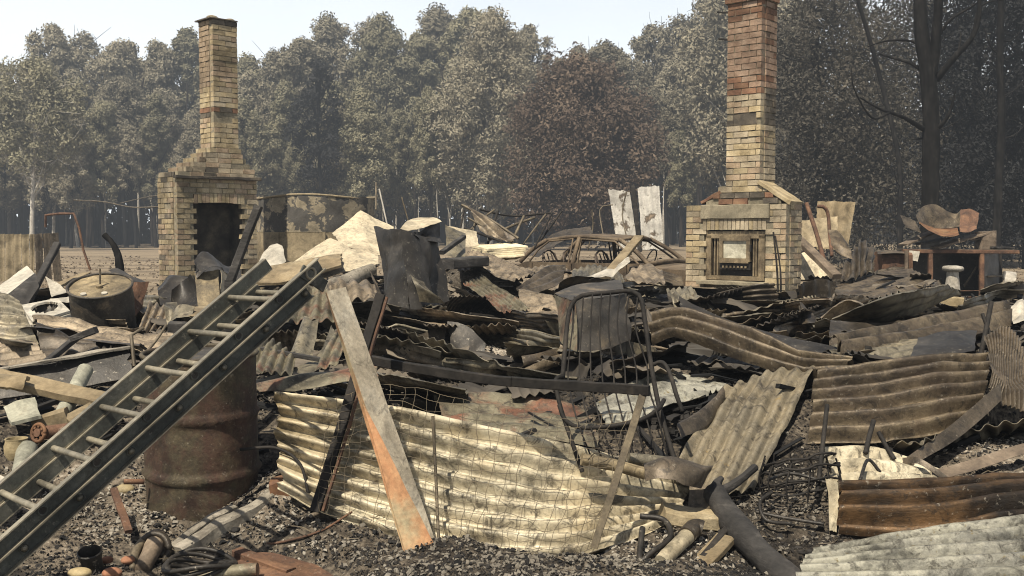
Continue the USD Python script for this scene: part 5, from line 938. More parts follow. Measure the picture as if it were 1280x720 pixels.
B('dark_boards', 'dark boards stacked at the right edge beside the white lump', (1264, 356, 16.5), (1300, 372, 16), .4, .06, 'brown_timber', cat='boards'); B('dark_boards', 'lower dark board under the stack at the right edge', (1262, 364, 16.3), (1300, 380, 15.8), .4, .06, 'charred_wood', cat='boards')

iron('ribbed iron leaning against the rear door of the burnt car', [(650, 336, 14.6), (690, 330, 14.8), (722, 338, 14.6)], [(640, 358, 13.6), (686, 362, 13.4), (726, 358, 13.6)], 'burnt_iron', ws=9, amp=.012, cr=.03)
iron('crumpled iron heaped below the front door of the burnt car', [(716, 338, 14.4), (745, 333, 14.5), (778, 342, 14.2)], [(712, 356, 13.6), (748, 358, 13.5), (784, 356, 13.6)], 'grey_iron', ws=8, amp=.012, cr=.05)
iron('long iron lying in front of the burnt car bonnet', [(786, 334, 14.0), (820, 338, 13.9), (852, 346, 13.8)], [(784, 348, 13.4), (822, 354, 13.2), (856, 356, 13.3)], 'brown_iron', wt=4, amp=.014, cr=.03)
# more roofing iron filling the middle of the rubble; each takes its label from its look and its nearest landmark
MARK = [('lidded drum', 125, 370), ('white sink top', 57, 390), ('black fascia', 60, 465), ('golden scorched box', 262, 365), ('ladder tip', 405, 345), ('tan tray', 256, 395), ('cream peaked sheet', 450, 290), ('crushed black locker', 518, 335), ('wooden prop', 440, 430), ('black arch', 590, 430), ('cream board stack', 620, 318), ('burnt car', 720, 330), ('dark folded iron', 676, 348),
        ('dented plate', 735, 395), ('wire chair back', 760, 430), ('gate rail', 640, 478), ('pale plank on the car', 775, 322), ('stove', 915, 320), ('upright pointed scrap', 1006, 390), ('dark curved capping', 930, 430), ('wire tangle', 910, 458), ('rusty cabinet', 1115, 328), ('mushroom stone', 1191, 342), ('yellow-topped block', 1184, 378), ('straight grey iron', 1120, 380), ('twin-ridged iron', 1160, 415), ('wire screen', 1262, 460), ('wide brown iron', 1120, 500), ('cream melted iron', 1100, 585), ('charred log', 945, 680)]
def more_iron():
    r = np.random.default_rng(33); taken = set(); n = 0
    spots = [(u, v) for v in (352, 366, 380, 393, 407, 422, 440) for u in np.arange(40, 1260, 92)] + [(660, 470), (520, 478), (380, 474), (1240, 540)]
    for u, v in spots:
        u, v = u + r.uniform(-40, 40), v + r.uniform(-7, 7)
        if 850 < u < 990 and v < 366 or u < 330 and v < 366 or 640 < u < 860 and v < 352: continue
        if r.random() < .1: continue
        an = math.radians({0: r.uniform(-6, 14), 1: r.uniform(-4, 22), 2: r.uniform(-20, 2)}[0 if u < 330 else 1 if u < 840 else 2]); s = .55 + .45 * (v - 340) / 100
        hl, hh = r.uniform(38, 92) * s, r.uniform(6, 13) * (.6 + .5 * s); c, d = math.cos(an), math.sin(an); sk = r.uniform(-14, 14)
        q = lambda a, b: (u + a * c, v + a * d + b)
        top = [(*q(-hl + sk, -hh), r.uniform(.22, .4)), (*q(sk, -hh - r.uniform(-2, 4)), r.uniform(.25, .45)), (*q(hl + sk, -hh * r.uniform(.4, 1.2)), r.uniform(.22, .42))]
        bot = [(*q(-hl - sk, hh * r.uniform(.5, 1.1)), .06), (*q(-sk, hh), .08), (*q(hl - sk, hh * r.uniform(.5, 1.1)), .06)]
        m, tone = (('burnt_iron', 'brown-grey'), ('grey_iron', 'grey'), ('pale_grey_iron', 'pale grey'), ('dark_iron', 'sooty'), ('burnt_iron', 'brown-grey'), ('grey_iron', 'grey'))[int(r.integers(6))]
        shape = 'strip' if hh < 8 else 'sheet'; kw = dict(wt=r.integers(3, 7), amp=.013) if r.random() < .6 else dict(ws=r.integers(8, 16), amp=.011)
        rid = 'ribbed' if 'wt' in kw else 'cross-ribbed'
        for name, mu, mv in sorted(MARK, key=lambda k: math.hypot(k[1] - u, 2 * (k[2] - v))):
            rel = ('left of' if u < mu else 'right of') if abs(u - mu) > 1.6 * abs(v - mv) else ('behind' if v < mv else 'in front of')
            lb = f'{tone} {rid} iron {shape} lying {rel} the {name}'
            if lb not in taken: break
        taken.add(lb); iron(lb, top, bot, m, cr=r.uniform(.015, .045), **kw); n += 1
more_iron()

# ------------------------------------------------------------------ foreground: ladder, drum, props, gate, chair
def ladder():
    t = thing('extension_ladder', 'two-section metal extension ladder leaning from bottom left to the props', 'ladder')
    n0, n1 = pt(-40, 735, 3.6), pt(391, 348, 4.7); d = (n1 - n0) / np.linalg.norm(n1 - n0)
    rung = np.array([-.31, .31, -.01]); rung -= d * (rung @ d); W = np.linalg.norm(rung); rx = rung / W
    up = np.cross(rx, d); up = up if up[2] > 0 else -up; L = np.linalg.norm(n1 - n0) + .07
    def bar(c0, length, w, h, mat, nm, ws, hs, parent=t):       # straight bar along d with its section spanned by rx (w) and up (h)
        P0 = c0 + rx * ws + up * hs; V = []
        for k in np.linspace(0, 1, 12):
            for a, b in ((-w / 2, -h / 2), (w / 2, -h / 2), (w / 2, h / 2), (-w / 2, h / 2)): V.append(P0 + d * length * k + rx * a + up * b)
        V = np.array(V); V += (fbm(V * 7, 3, 3)[:, None] - .5) * .004; f = [[i * 4 + j, i * 4 + (j + 1) % 4, i * 4 + 4 + (j + 1) % 4, i * 4 + 4 + j] for i in range(11) for j in range(4)] + [[3, 2, 1, 0], [44, 45, 46, 47]]
        return V, np.array(f)
    for sec, (hs, off, ln) in enumerate(((.034, -.3, L + .3), (-.034, -.42, L + .30))):   # upper fly section, lower base section
        for side in (0, W - (0.012 if sec else 0)):
            side = side + (.012 if sec and side == 0 else 0)
            st = put('stile', MB().add(*bar(n0 + d * off, ln, .005, .062, '', '', side, hs)).mesh(), 'aluminium_soot', t)
            o = -1 if side < W / 2 else 1
            for e in (-1, 1): put('flange', MB().add(*bar(n0 + d * off, ln, .03, .0055, '', '', side + o * .012, hs + e * .0305)).mesh(), 'aluminium', st)
            if side < W / 2:
                for k in range(11):
                    c = n0 + d * (off + .13 + .262 * k + (.25 if sec else 0)) + up * hs + rx * (side - .004)
                    if (c - n0) @ d > L - .02: continue
                    put('rung_end', tube(np.array([c - rx * .003, c + rx * .002]), [.0165, .0165], 14), 'soot_iron', st); 
                    a = np.linspace(0, 2 * math.pi, 17); put('rung_collar', tube(np.array([c - rx * .002 + .0175 * (math.cos(q) * d + math.sin(q) * up) for q in a]), .0035, 5), 'aluminium_soot', st)
        for k in range(11):
            c = n0 + d * (off + .13 + .262 * k + (.25 if sec else 0)) + up * hs
            if (c - n0) @ d > L - .02: continue
            put('rung', tube(smooth_line([c, c + rx * W / 2 - up * .002 * (k % 3), c + rx * W], 7), .0135, 10, rough=.15), 'aluminium', t, smooth=True)
    c = n1 + rx * -.004 + up * .0; put('end_bracket', beam(c - d * .03 + up * .07, c + d * .03 - up * .07, .012, .06, n=4), 'aluminium_soot', t)
    a = np.linspace(0, 2 * math.pi, 17); e = n1 + d * .0 + up * .03; put('end_ring', tube(np.array([e + .026 * (math.cos(q) * d + math.sin(q) * up) - rx * .01 for q in a]), .007, 6), 'aluminium', t, smooth=True)
ladder()

c = pt(250, 446, 5.3); c[2] += .02; drum('rusty_drum', 'rust-streaked steel drum standing behind the ladder', c, (.01, -.03, 1), .288, .93, 'drum_rust', 'drum_soot', dents=.02, seed=9)

t = thing('steel_prop', 'grey steel channel prop with an orange flange holding up the ladder', 'prop')
A0, A1, B0, B1 = pt(408, 366, 4.72), pt(431, 360, 4.78), pt(500, 660, 4.62), pt(547, 686, 4.55)
def slab(q, n, th):
    q = [np.array(a) for a in q]; V, f = [], []
    for k in np.linspace(0, 1, 16):
        for a, b in ((0, 2), (1, 3)): V.append(q[a] * (1 - k) + q[b] * k)
    V = np.array(V); V += (fbm(V * 5, 3, 8)[:, None] - .5) * .006; f = np.array([[2 * i, 2 * i + 1, 2 * i + 3, 2 * i + 2] for i in range(15)]); return solid(V, f, th)
put('web', slab([pt(408, 364, 4.68), pt(431, 359, 4.78), pt(512, 672, 4.60), pt(546, 684, 4.70)], 16, .008), 'prop_grey', t)
put('orange_flange', slab([pt(408, 364, 4.685), pt(407, 366, 4.80), pt(512, 673, 4.595), pt(508, 697, 4.52)], 16, .006), 'prop_orange', t, label='flange with worn orange paint')
put('lower_face', slab([pt(452, 500, 4.645), pt(453, 502, 4.64), pt(508, 697, 4.515), pt(544, 684, 4.6)], 16, .006), 'prop_orange', t)
t = thing('dark_prop', 'dark rusty steel prop crossing behind the grey one', 'prop')
put('bar', beam(pt(476, 368, 5.25), pt(394, 640, 4.86), .05, .03, n=14, rough=.006), 'black_steel', t); put('lip', beam(pt(484, 372, 5.24), pt(404, 640, 4.85), .012, .035, n=14), 'rust', t)

def gate():
    t = thing('wire_gate', 'bent steel gate frame with wire netting before the cream iron', 'gate')
    q = lambda *L: [pt(*p) for p in L]
    put('top_rail', beam(*q((455, 448, 5.5), (640, 478, 5.05)), .035, .05, n=12, bend=-.01), 'black_steel', t); put('top_rail', beam(*q((632, 477, 5.07), (812, 488, 4.78)), .035, .05, n=12), 'black_steel', t)
    put('right_post', beam(*q((807, 482, 4.8), (742, 686, 4.62)), .035, .022, n=12), 'wire_steel', t)
    put('thin_post', tube(smooth_line(q((541, 520, 4.92), (545, 600, 4.85), (549, 692, 4.68)), 14), .0085, 6), 'wire_steel', t, smooth=True)
    put('bottom_rail', beam(*q((552, 688, 4.66), (705, 708, 4.55)), .03, .02, n=10), 'rust', t)
    m = MB(); r = np.random.default_rng(5)
    tp = smooth_line(q((404, 500, 5.02), (480, 486, 5.0), (560, 500, 4.98), (680, 516, 4.95), (800, 510, 4.86)), 60); bt = smooth_line(q((398, 640, 4.84), (470, 668, 4.78), (560, 690, 4.66), (660, 706, 4.58), (745, 684, 4.62)), 60)
    nu, nv = 24, 15
    G = np.array([[tp[int(round(i * 59 / nu))] * (1 - j / nv) + bt[int(round(i * 59 / nu))] * (j / nv) for j in range(nv + 1)] for i in range(nu + 1)])
    G += (np.stack([fbm(G * 1.7 + 9 * k, 3, 40 + k) for k in range(3)], -1) - .5) * np.array([.13, .06, .13]) + r.normal(size=G.shape) * .006
    for i in range(nu + 1): m.add(*tube(smooth_line(G[i], 34), .0014, 4, cap=False))
    for j in range(nv + 1): m.add(*tube(smooth_line(G[:, j], 52), .0014, 4, cap=False))
    put('wire_netting', m.mesh(), 'wire_steel', t, smooth=True, kind='stuff')
    put('loose_wire', tube(smooth_line(q((735, 583, 4.8), (760, 574, 4.75), (745, 566, 4.8), (735, 575, 4.82)), 16), .003, 5), 'wire_steel', t, smooth=True)
gate()

def chair():
    t = thing('wire_chair', 'black wire-backed metal chair frame standing in the rubble', 'chair')
    def rod(nm, L, r, n=26, k=8): put(nm, tube(smooth_line([pt(*p) for p in L], n), r, k), 'black_steel', t, smooth=True)
    rod('back_frame', [(703, 474, 5.5), (706, 440, 5.57), (709, 405, 5.65), (714, 382, 5.7), (727, 370, 5.74), (760, 366, 5.75), (788, 364, 5.75), (801, 373, 5.73), (806, 400, 5.68), (813, 450, 5.56), (822, 500, 5.45), (835, 548, 5.3), (849, 592, 5.18)], .0135, 48)
    rod('left_arm', [(704, 470, 5.5), (695, 474, 5.44), (696, 490, 5.4), (704, 520, 5.32), (716, 555, 5.24), (728, 590, 5.18)], .012, 24)
    rod('right_arm', [(816, 456, 5.55), (828, 453, 5.5), (837, 466, 5.45), (845, 492, 5.38), (853, 514, 5.34)], .012, 22)
    rod('seat_rail', [(699, 506, 5.35), (706, 524, 5.3), (724, 534, 5.22), (760, 533, 5.18), (800, 525, 5.2), (822, 512, 5.3), (830, 500, 5.42)], .012, 30)
    for k in range(8):
        s = k / 7; u0 = 717 + 79 * s; u1 = 709 + 99 * s; u2 = 722 + 102 * s; u3 = 744 + 94 * s; b = 5 * math.sin(math.pi * s)
        rod('wire', [(u0 + 1, 371 - b, 5.74), (u0 - 1.5, 410, 5.66), (u1 + 1, 458, 5.56), (u1 + 3, 485, 5.48), (u2, 527 + 3 * math.sin(math.pi * s), 5.2), (u3, 586 + (2 if k % 2 else -2), 5.15)], .0048, 26, 6)
chair()

# smaller foreground debris
T('charred_log', 'thick charred log lying at the bottom right', [(893, 616, 5.0), (912, 648, 4.8), (950, 692, 4.5), (1000, 740, 4.25)], [.058, .066, .062, .07], 'charred_wood', cat='log', k=16, rough=.35, n=26)
T('charred_branch', 'forked charred branch stub at the upper end of the log', [(900, 616, 5.02), (925, 600, 5.1), (944, 584, 5.2)], [.03, .022, .02], 'charred_wood', cat='branch', rough=.6)
T('charred_branch', 'short knob on top of the charred log', [(894, 622, 4.95), (896, 606, 5.0), (902, 598, 5.05)], [.04, .025, .015], 'charred_wood', cat='branch', rough=.8)
T('yellow_pipe', 'short yellowed pipe end left of the charred log', [(862, 668, 4.62), (845, 684, 4.52), (827, 703, 4.43)], .036, 'cream_iron', k=14, rough=.25)
T('dark_elbow', 'dark pipe elbow joined to the yellowed pipe', [(878, 662, 4.68), (868, 660, 4.68), (858, 670, 4.6)], .041, 'dark_iron', k=14, rough=.2)
B('steel_bar', 'dark steel bar crossing just below the log', (916, 654, 4.75), (858, 722, 4.4), .035, .03, 'black_steel', cat='bar')
B('tan_board', 'tan board under the dark steel bar', (908, 672, 4.65), (866, 716, 4.42), .1, .03, 'tan_timber', cat='board')
B('rotten_plank', 'orange-brown rotten plank end left of the log', (826, 642, 4.85), (906, 652, 4.85), .16, .07, 'brick_yellow', cat='plank', rough=.03)
T('tan_pipe', 'tan pipe lying on the right end of the cream iron', [(727, 574, 4.98), (770, 582, 5.0), (806, 592, 5.02)], .031, 'lid_tan', k=12, rough=.2)
T('grey_pipe', 'grey pipe lying right of the chair foot', [(786, 574, 5.12), (830, 578, 5.15), (866, 584, 5.15)], .033, 'grey_iron', k=12, rough=.2)
S('dark_scrap', 'dark curled metal scrap at the right end of the cream iron', [(800, 594, 4.98), (840, 592, 5.0), (866, 606, 5.02)], [(806, 622, 4.86), (842, 630, 4.82), (868, 628, 4.88)], 'dark_iron', cr=.07, bulge=.05)
S('brown_scrap', 'brown flat scrap between curled scrap and log', [(862, 592, 5.1), (892, 606, 5.0)], [(858, 634, 4.9), (894, 632, 4.88)], 'brown_iron', cr=.04)
T('black_hose', 'black hose looping left of the yellowed pipe', [(800, 645, 4.75), (830, 650, 4.72), (838, 672, 4.6), (815, 690, 4.5), (800, 700, 4.48), (803, 660, 4.66)], .014, 'soot_iron', cat='hose', n=40)
T('iron_rod', 'upright iron rod right of the pale-grey corrugated sheet', [(1034, 506, 5.3), (1028, 560, 5.15), (1021, 622, 5.0)], .012, 'black_steel', cat='rod')
T('iron_rod', 'short dark rod at the foot of the wide brown sheet', [(1092, 526, 5.5), (1086, 548, 5.4), (1082, 566, 5.3)], .014, 'black_steel', cat='rod')
T('iron_rod', 'second short dark rod leaning right of the first', [(1098, 540, 5.4), (1108, 558, 5.35), (1118, 574, 5.3)], .012, 'black_steel', cat='rod')
def basket():
    t = thing('wire_basket', 'burnt wire basket lying right of the charred log', 'basket'); r = np.random.default_rng(8); c = pt(1000, 602, 5.05); a = np.linspace(0, 2 * math.pi, 25)
    for k, (s, z) in enumerate(((.19, -.06), (.2, 0), (.2, .06), (.18, .11))): put('hoop', tube(np.array([c + [s * math.cos(q), s * .7 * math.sin(q), z + .05 * math.cos(q + 1)] for q in a]) + r.normal(size=(25, 3)) * .006, .006, 5), 'black_steel', t, smooth=True)
    for k in range(12): q = k * math.pi / 6; put('spoke', tube(smooth_line([c + [.19 * math.cos(q), .135 * math.sin(q), -.07], c + [.21 * math.cos(q), .15 * math.sin(q), .02], c + [.18 * math.cos(q + .1), .12 * math.sin(q), .12]], 8), .005, 5), 'black_steel', t, smooth=True)
basket()
for k, (L, lb) in enumerate([([(960, 600, 5.0), (985, 592, 5.1), (1010, 596, 5.05), (1040, 606, 5)], 'black cable draped over the burnt wire basket'), ([(945, 640, 4.9), (985, 648, 4.85), (1030, 655, 4.8)], 'grey cable lying below the burnt wire basket'), ([(965, 615, 4.98), (950, 628, 4.9), (958, 650, 4.8), (990, 655, 4.8)], 'black cable loop right of the charred log'),
      ([(1075, 600, 4.95), (1085, 575, 5.1), (1100, 590, 5.1)], 'dark cable bent over the cream melted iron')]): T('cable', lb, L, .009, 'soot_iron', cat='cable', n=24)
t = thing('wire_tangle', 'tangle of thin wire loops under the dark curved capping', 'wire'); r = np.random.default_rng(60)
for k in range(14):
    c = pt(890 + 42 * r.random(), 440 + 34 * r.random(), 6.9 + .2 * r.random()); q = np.linspace(0, 2 * math.pi, 22); w, h, p = r.uniform(.04, .1), r.uniform(.06, .15), r.uniform(0, 3)
    put('loop', tube(np.stack([c[0] + w * np.sin(q + p), c[1] + .06 * np.cos(q), c[2] + h * np.cos(q) + .03 * np.sin(2 * q + p)], 1), .0035, 5), 'wire_steel', t, smooth=True)

# bottom left corner
def old_tap():
    t = thing('bent_pump', 'old pump body with curved pipe at the bottom left', 'pump'); q = lambda *L: [pt(*p) for p in L]
    put('body', tube(smooth_line(q((196, 672, 4.7), (190, 688, 4.6), (178, 712, 4.45)), 12), np.linspace(.05, .035, 12), 14, rough=.3), 'brown_timber', t, smooth=True)
    put('arm', tube(smooth_line(q((200, 676, 4.68), (182, 674, 4.66), (170, 690, 4.56), (166, 712, 4.45)), 18), .02, 10, rough=.3), 'wire_steel', t, smooth=True)
    c = pt(192, 688, 4.62); a = np.linspace(0, 2 * math.pi, 25); put('guard', tube(np.array([c + [.07 * math.cos(k), .03 * math.sin(k), .07 * math.sin(k)] for k in a]), .016, 8), 'dark_iron', t, smooth=True)
old_tap()
p = pt(116, 712, 4.45); V, f = revolve([(.02, 0), (.05, .0), (.045, .05), (.055, .1), (.05, .105), (.04, .06), (.02, .02)], 22); put('black_cup', (V @ np.array([[1, 0, 0], [0, .9, -.3], [0, .3, .9]]).T + p, f), 'soot_iron', smooth=45, label='black cup-shaped fitting left of the old pump', cat='fitting')
for k, (u, v, s, lb) in enumerate([(134, 700, .035, 'small terracotta shard between black cup and pump'), (100, 716, .045, 'round ochre stone at the bottom left'), (140, 716, .04, 'orange shard under the terracotta one'), (156, 612, .05, 'ochre ball lying below the ladder'), (160, 700, .035, 'tiny orange shard beside the pump pipe')]):
    V = trimesh.creation.icosphere(2, 1.0); P = V.vertices * [s, s * .8, s * .55]; P = P * (.7 + .6 * fbm(P * 14 + k, 2, k))[:, None]; put('shard' if k in (0, 2, 4) else 'stone', (P + pt(u, v, .04), V.faces), ('terracotta', 'yellow_pot')[k in (1, 3)], smooth=35, label=lb, cat='shard' if k in (0, 2, 4) else 'stone')
def coil():
    t = thing('cable_coil', 'coil of black cable on the rusted plate at the bottom', 'cable'); c = pt(250, 716, 4.35)
    for k in range(5): put('turn', tube(np.array([c + [(.13 + .006 * k) * math.cos(q), (.1 + .008 * k) * math.sin(q), .012 * k + .02 * math.sin(q * 2 + k)] for q in np.linspace(0, 2 * math.pi, 33)]), .011, 7), 'soot_iron', t, smooth=True)
coil()
T('pink_pipe', 'pale rust-pink pipe lying at the bottom left', [(238, 722, 4.28), (280, 716, 4.3), (322, 712, 4.3)], .03, 'red_iron', k=14, rough=.1)
S('rusted_plate', 'rusted plate in the ash at the bottom edge', [(262, 704, 4.5), (330, 690, 4.6), (392, 706, 4.5)], [(280, 745, 4.15), (350, 745, 4.15), (436, 730, 4.3)], 'rust', cr=.006)
B('rusted_rail', 'rusted rail lying on the plate at the bottom edge', (296, 690, 4.58), (364, 716, 4.4), .06, .035, 'rust', cat='rail')
B('burnt_timber', 'long ash-grey burnt timber left of the wire gate', (222, 692, 4.62), (366, 607, 5.15), .075, .07, 'ash_timber', cat='timber', rough=.02, n=24)
B('burnt_timber', 'shorter split burnt timber lying along the longer one', (200, 694, 4.66), (292, 634, 5.0), .05, .04, 'ash_timber', cat='timber', rough=.025, n=18)
B('rusty_joint', 'rusty box joint at the upper end of the burnt timber', (340, 612, 5.08), (386, 600, 5.1), .13, .1, 'rust_orange', cat='joint', rough=.02)
T('bent_wire', 'dark wire curving over the rusty joint', [(300, 562, 5.05), (345, 560, 5.05), (375, 580, 5.0), (386, 620, 4.95)], .008, 'black_steel', cat='wire', n=20)
T('bent_wire', 'long rusty wire lying in the ash left of the gate', [(318, 680, 4.7), (350, 678, 4.68), (400, 664, 4.75), (440, 640, 4.85)], .006, 'rust', cat='wire', n=20)
B('rusty_stake', 'rusty stake leaning under the ladder left of the drum', (142, 612, 5.0), (161, 664, 4.75), .035, .02, 'rust', cat='stake')
T('rusty_bar', 'short rusty bar lying behind the ladder by the drum', [(155, 602, 5.05), (180, 602, 5.1)], .014, 'rust', cat='bar')

# ------------------------------------------------------------------ ground, heaped up under the wreckage
def build_ground():
    from scipy.ndimage import gaussian_filter
    from scipy.interpolate import RegularGridInterpolator
    xs = np.unique(np.r_[-500, -300, np.linspace(-150, -30, 16), np.linspace(-30, -12, 24), np.arange(-12, 12, .1), np.linspace(12, 30, 24), np.linspace(30, 150, 16), 300, 500])
    ys = np.unique(np.r_[-100, -30, np.linspace(-10, 3, 16), np.arange(3, 22, .1), np.linspace(22, 60, 50), np.linspace(60, 200, 40), 300, 500])
    X, Y = np.meshgrid(xs, ys, indexing='ij'); Z = ground_z(X, Y)
    gx, gy = np.arange(-12, 12, .1), np.arange(3.5, 18, .1); gX, gY = np.meshgrid(gx, gy, indexing='ij'); base = ground_z(gX, gY)
    lo = np.full(base.shape, np.inf); P = np.vstack(LYING); i, j = ((P[:, 0] + 12) / .1).round().astype(int), ((P[:, 1] - 3.5) / .1).round().astype(int)
    ok = (i >= 0) & (i < len(gx)) & (j >= 0) & (j < len(gy)); np.minimum.at(lo, (i[ok], j[ok]), P[ok, 2])
    has = np.isfinite(lo); lift = np.where(has, np.clip(lo - .05 - base, 0, .8), 0)
    w = gaussian_filter(has.astype(float), 2.2) + .25; sm = gaussian_filter(lift, 2.2) / w * 1.15
    top = base + sm; cap = np.where(has, np.maximum(lo - .035, base - .15), np.inf); top = np.minimum(top, cap)
    f = RegularGridInterpolator((gx, gy), top - base, bounds_error=False, fill_value=0.0)
    global final_z
    final_z = lambda x, y: ground_z(x, y) + f(np.stack([np.asarray(x), np.asarray(y)], -1))
    V = np.stack([X, Y, final_z(X, Y)], -1).reshape(-1, 3)
    i = np.arange(len(xs) * len(ys)).reshape(len(xs), len(ys)); q = np.stack([i[:-1, :-1], i[1:, :-1], i[1:, 1:], i[:-1, 1:]], -1).reshape(-1, 4)
    put('ground', (V, q), 'ground_look', smooth=True, kind='structure')
build_ground()

def scatter():
    r = np.random.default_rng(11)
    def place(n, y0, y1, power=1.0, clump=0.0, seed=0):
        y = y0 + (y1 - y0) * r.random(n) ** power; x = y * r.uniform(-.56, .56, n)
        if clump:
            k = fbm(np.stack([x, y, 0 * x], -1) * clump, 3, seed) > .5 - .12 * r.random(n); x, y = x[k], y[k]
        return x, y
    def flakes(x, y, s0, s1, lift, flat=.35, fat=(.15, .6)):
        n = len(x); z = final_z(x, y); N = np.stack([r.normal(size=n) * flat, r.normal(size=n) * flat, np.ones(n)], 1); N /= np.linalg.norm(N, axis=1, keepdims=True)
        a = np.cross(N, r.normal(size=(n, 3))); a /= np.linalg.norm(a, axis=1, keepdims=True); b = np.cross(N, a); s = (s0 + (s1 - s0) * r.random(n) ** 2.5)[:, None]; e = r.uniform(.35, 1, n)[:, None]; h = s * r.uniform(*fat, n)[:, None]
        C = np.stack([x, y, z], 1) + N * (lift * r.random(n)[:, None])
        jit = lambda: r.uniform(.6, 1.25, n)[:, None]
        lowr = [C + a * s * jit() - N * h * .5, C + b * s * e * jit() - N * h * .5, C - a * s * jit() - N * h * .5, C - b * s * e * jit() - N * h * .5]; up = [C + a * s * .7 * jit() + N * h * .5, C + b * s * e * .7 * jit() + N * h * .5 * jit(), C - a * s * .7 * jit() + N * h * .5 * jit(), C - b * s * e * .7 * jit() + N * h * .5]
        V = np.stack(lowr + up, 1).reshape(-1, 3); o = np.arange(n)[:, None] * 8
        return V, np.vstack([np.hstack([o + k for k in q]) for q in ((4, 5, 6, 7), (0, 1, 5, 4), (1, 2, 6, 5), (2, 3, 7, 6), (3, 0, 4, 7))])
    x, y = place(80000, 4.1, 7.8, 1.5); put('ash_flakes', flakes(x, y, .002, .013, .008, .6, (.3, .9)), 'ash_bits', label='fine ash flakes and charcoal bits covering the foreground', cat='ash', kind='stuff')
    x, y = place(22000, 6.0, 17, 1.2); put('ash_debris', flakes(x, y, .006, .045, .03, .6), 'ash_bits', label='ash and small debris between the iron sheets', cat='ash', kind='stuff')
    x, y = place(3000, 4.3, 9, 1.3, .9, 4); put('charcoal', flakes(x, y, .004, .024, .012, .8, (.6, 1.3)), 'char_bits', label='lumps of black charcoal in the ash', cat='charcoal', kind='stuff')
    # sticks and lath ends
    m = MB(); x, y = place(800, 5.6, 16.5, 1.2)
    for a, b in zip(x, y):
        L = r.uniform(.12, .55); an = r.uniform(0, 6.28); z = float(final_z(a, b)) + .03; d = np.array([math.cos(an), math.sin(an), r.uniform(-.12, .35)]) * L
        v, f = box((0, 0, 0), (1, 1, 1)); w, h = r.uniform(.012, .045), r.uniform(.008, .03); p, q = frame_of(d); P = np.array([a, b, z + .25 * abs(d[2])]) + v[:, :1] * d + v[:, 1:2] * p * w + v[:, 2:] * q * h; m.add(P + r.normal(size=P.shape) * .004, f)
    put('charred_laths', m.mesh(), 'char_bits', label='countless charred laths and splinters in the rubble', cat='splinters', kind='stuff')
    m = MB(); x, y = place(260, 4.5, 8.0, 1.2)
    for a, b in zip(x, y):
        z = float(final_z(a, b)) + .008; w = r.normal(size=(4, 3)) * [.05, .05, .012]; w[:, 2] = np.abs(w[:, 2]); m.add(*tube(smooth_line(np.cumsum(w, 0) * [1, 1, .4] + [a, b, z], 10), r.uniform(.0015, .003), 4))
    put('wire_ends', m.mesh(), 'wire_steel', label='countless short ends of burnt wire in the ash', cat='wire ends', kind='stuff')
    # torn scraps of thin metal
    m = MB(); x, y = place(420, 6.6, 16.5, 1.1)
    for k, (a, b) in enumerate(zip(x, y)):
        n, q = 9, 17; s, w = np.meshgrid(np.linspace(-.5, .5, n), np.linspace(-.5, .5, q), indexing='ij'); L, W = r.uniform(.3, .8), r.uniform(.12, .3); an = r.uniform(0, 6.28); tl = r.uniform(-.25, .25); cu = r.uniform(-.6, .6)
        X, Y, Z = s * L, w * W, .012 * np.sin(w * W / .076 * 6.28) + cu * (s * L) ** 2 + tl * s * L; P = np.stack([X, Y, Z], -1); P = P + (fbm(P * 6 + k, 2, k)[..., None] - .5) * .12
        c, d = math.cos(an), math.sin(an); P = np.stack([P[..., 0] * c - P[..., 1] * d + a, P[..., 0] * d + P[..., 1] * c + b, P[..., 2]], -1); P[..., 2] += float(final_z(a, b)) + .03 - min(0, P[..., 2].min()) * .6
        i = np.arange(n * q).reshape(n, q); m.add(*solid(P.reshape(-1, 3), np.stack([i[:-1, :-1], i[1:, :-1], i[1:, 1:], i[:-1, 1:]], -1).reshape(-1, 4), .003))
    put('metal_scraps', m.mesh(), 'scrap_bits', smooth=True, label='small torn and curled iron scraps strewn through the rubble', cat='scraps', kind='stuff')
    # pale powdery ash drifts and crumbled clods
    X, Yv = [], []
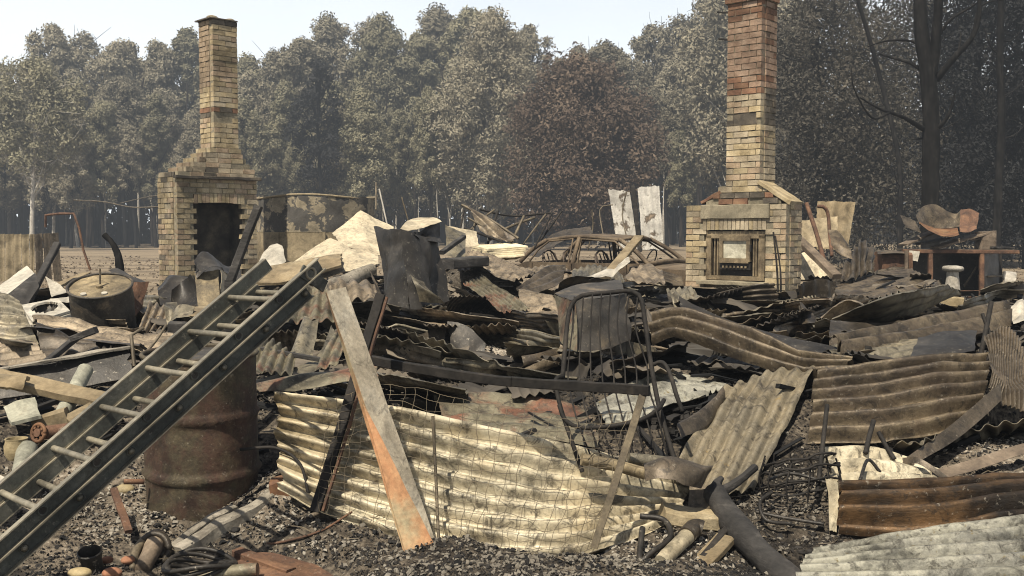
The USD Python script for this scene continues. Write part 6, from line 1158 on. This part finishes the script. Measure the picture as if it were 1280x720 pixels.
    for u, v in ((640, 400), (605, 390), (625, 455), (350, 535), (520, 490), (930, 640), (1060, 525), (1230, 580), (700, 708), (300, 672), (560, 705), (1000, 655), (640, 704), (420, 690), (100, 640), (1150, 545), (860, 690), (745, 700), (240, 640), (330, 560), (1040, 640), (180, 660)):
        p = pt(u, v, .0); m = 520; R = .1 + .022 * p[1]; X.append(p[0] + r.normal(size=m) * R * 1.5); Yv.append(p[1] + r.normal(size=m) * R)
    x, y = np.concatenate(X), np.concatenate(Yv); put('white_ash', flakes(x, y, .003, .02, .012, .7, (.3, .9)), 'pale_bits', label='drifts of pale white ash and crumbled plaster', cat='ash', kind='stuff')
    m = MB(); x, y = place(1500, 4.3, 8.5, 1.2); B0 = trimesh.creation.icosphere(1, 1.0)
    for k, (a, b) in enumerate(zip(x, y)):
        q = r.uniform(.005, .018) * (1 if r.random() < .95 else 2); P = B0.vertices * [q, q * r.uniform(.6, 1), q * r.uniform(.4, .8)]; P = P * (.55 + .9 * noise(B0.vertices * 1.4 + k * 3.1, k))[:, None]; c, d = math.cos(k), math.sin(k)
        m.add(np.stack([P[:, 0] * c - P[:, 1] * d + a, P[:, 0] * d + P[:, 1] * c + b, P[:, 2] + float(final_z(a, b)) + q * .15], 1), B0.faces)
    put('rubble_clods', m.mesh(), 'ash_bits', label='crumbled clods of ash, slag and plaster in the foreground', cat='rubble', kind='stuff')
    x, y = place(9000, 22, 60, 1.6); put('burnt_stubble', flakes(x, y, .03, .12, .04, .8), 'straw', label='burnt stubble of the bare paddock', cat='stubble', kind='stuff')
island('pale_bits', [(0, (.1, .088, .07)), (.4, (.3, .27, .22)), (.8, (.5, .46, .39)), (1, (.66, .62, .55))], bscale=1.2)
island('scrap_bits', [(0, (.035, .03, .024)), (.2, (.12, .1, .075)), (.6, (.22, .182, .135)), (.9, (.24, .2, .155)), (1, (.36, .31, .24))], rough=.6, bscale=.8)
scatter()

def haze():
    P, f = box((0, 150, 28), (1300, 1100, 59)); 
    data(usdkit.mesh(stage, '/World/haze', (P, f), usdkit.material(stage, '/World/Looks/haze_look', {'v': ('principled_volume', {'color': (.82, .9, 1.0), 'density': HAZE, 'anisotropy': .2})}, [], volume='v.volume')).GetPrim(), 'thin smoke haze filling the air', 'haze', kind='stuff')
HAZE = .001
haze()
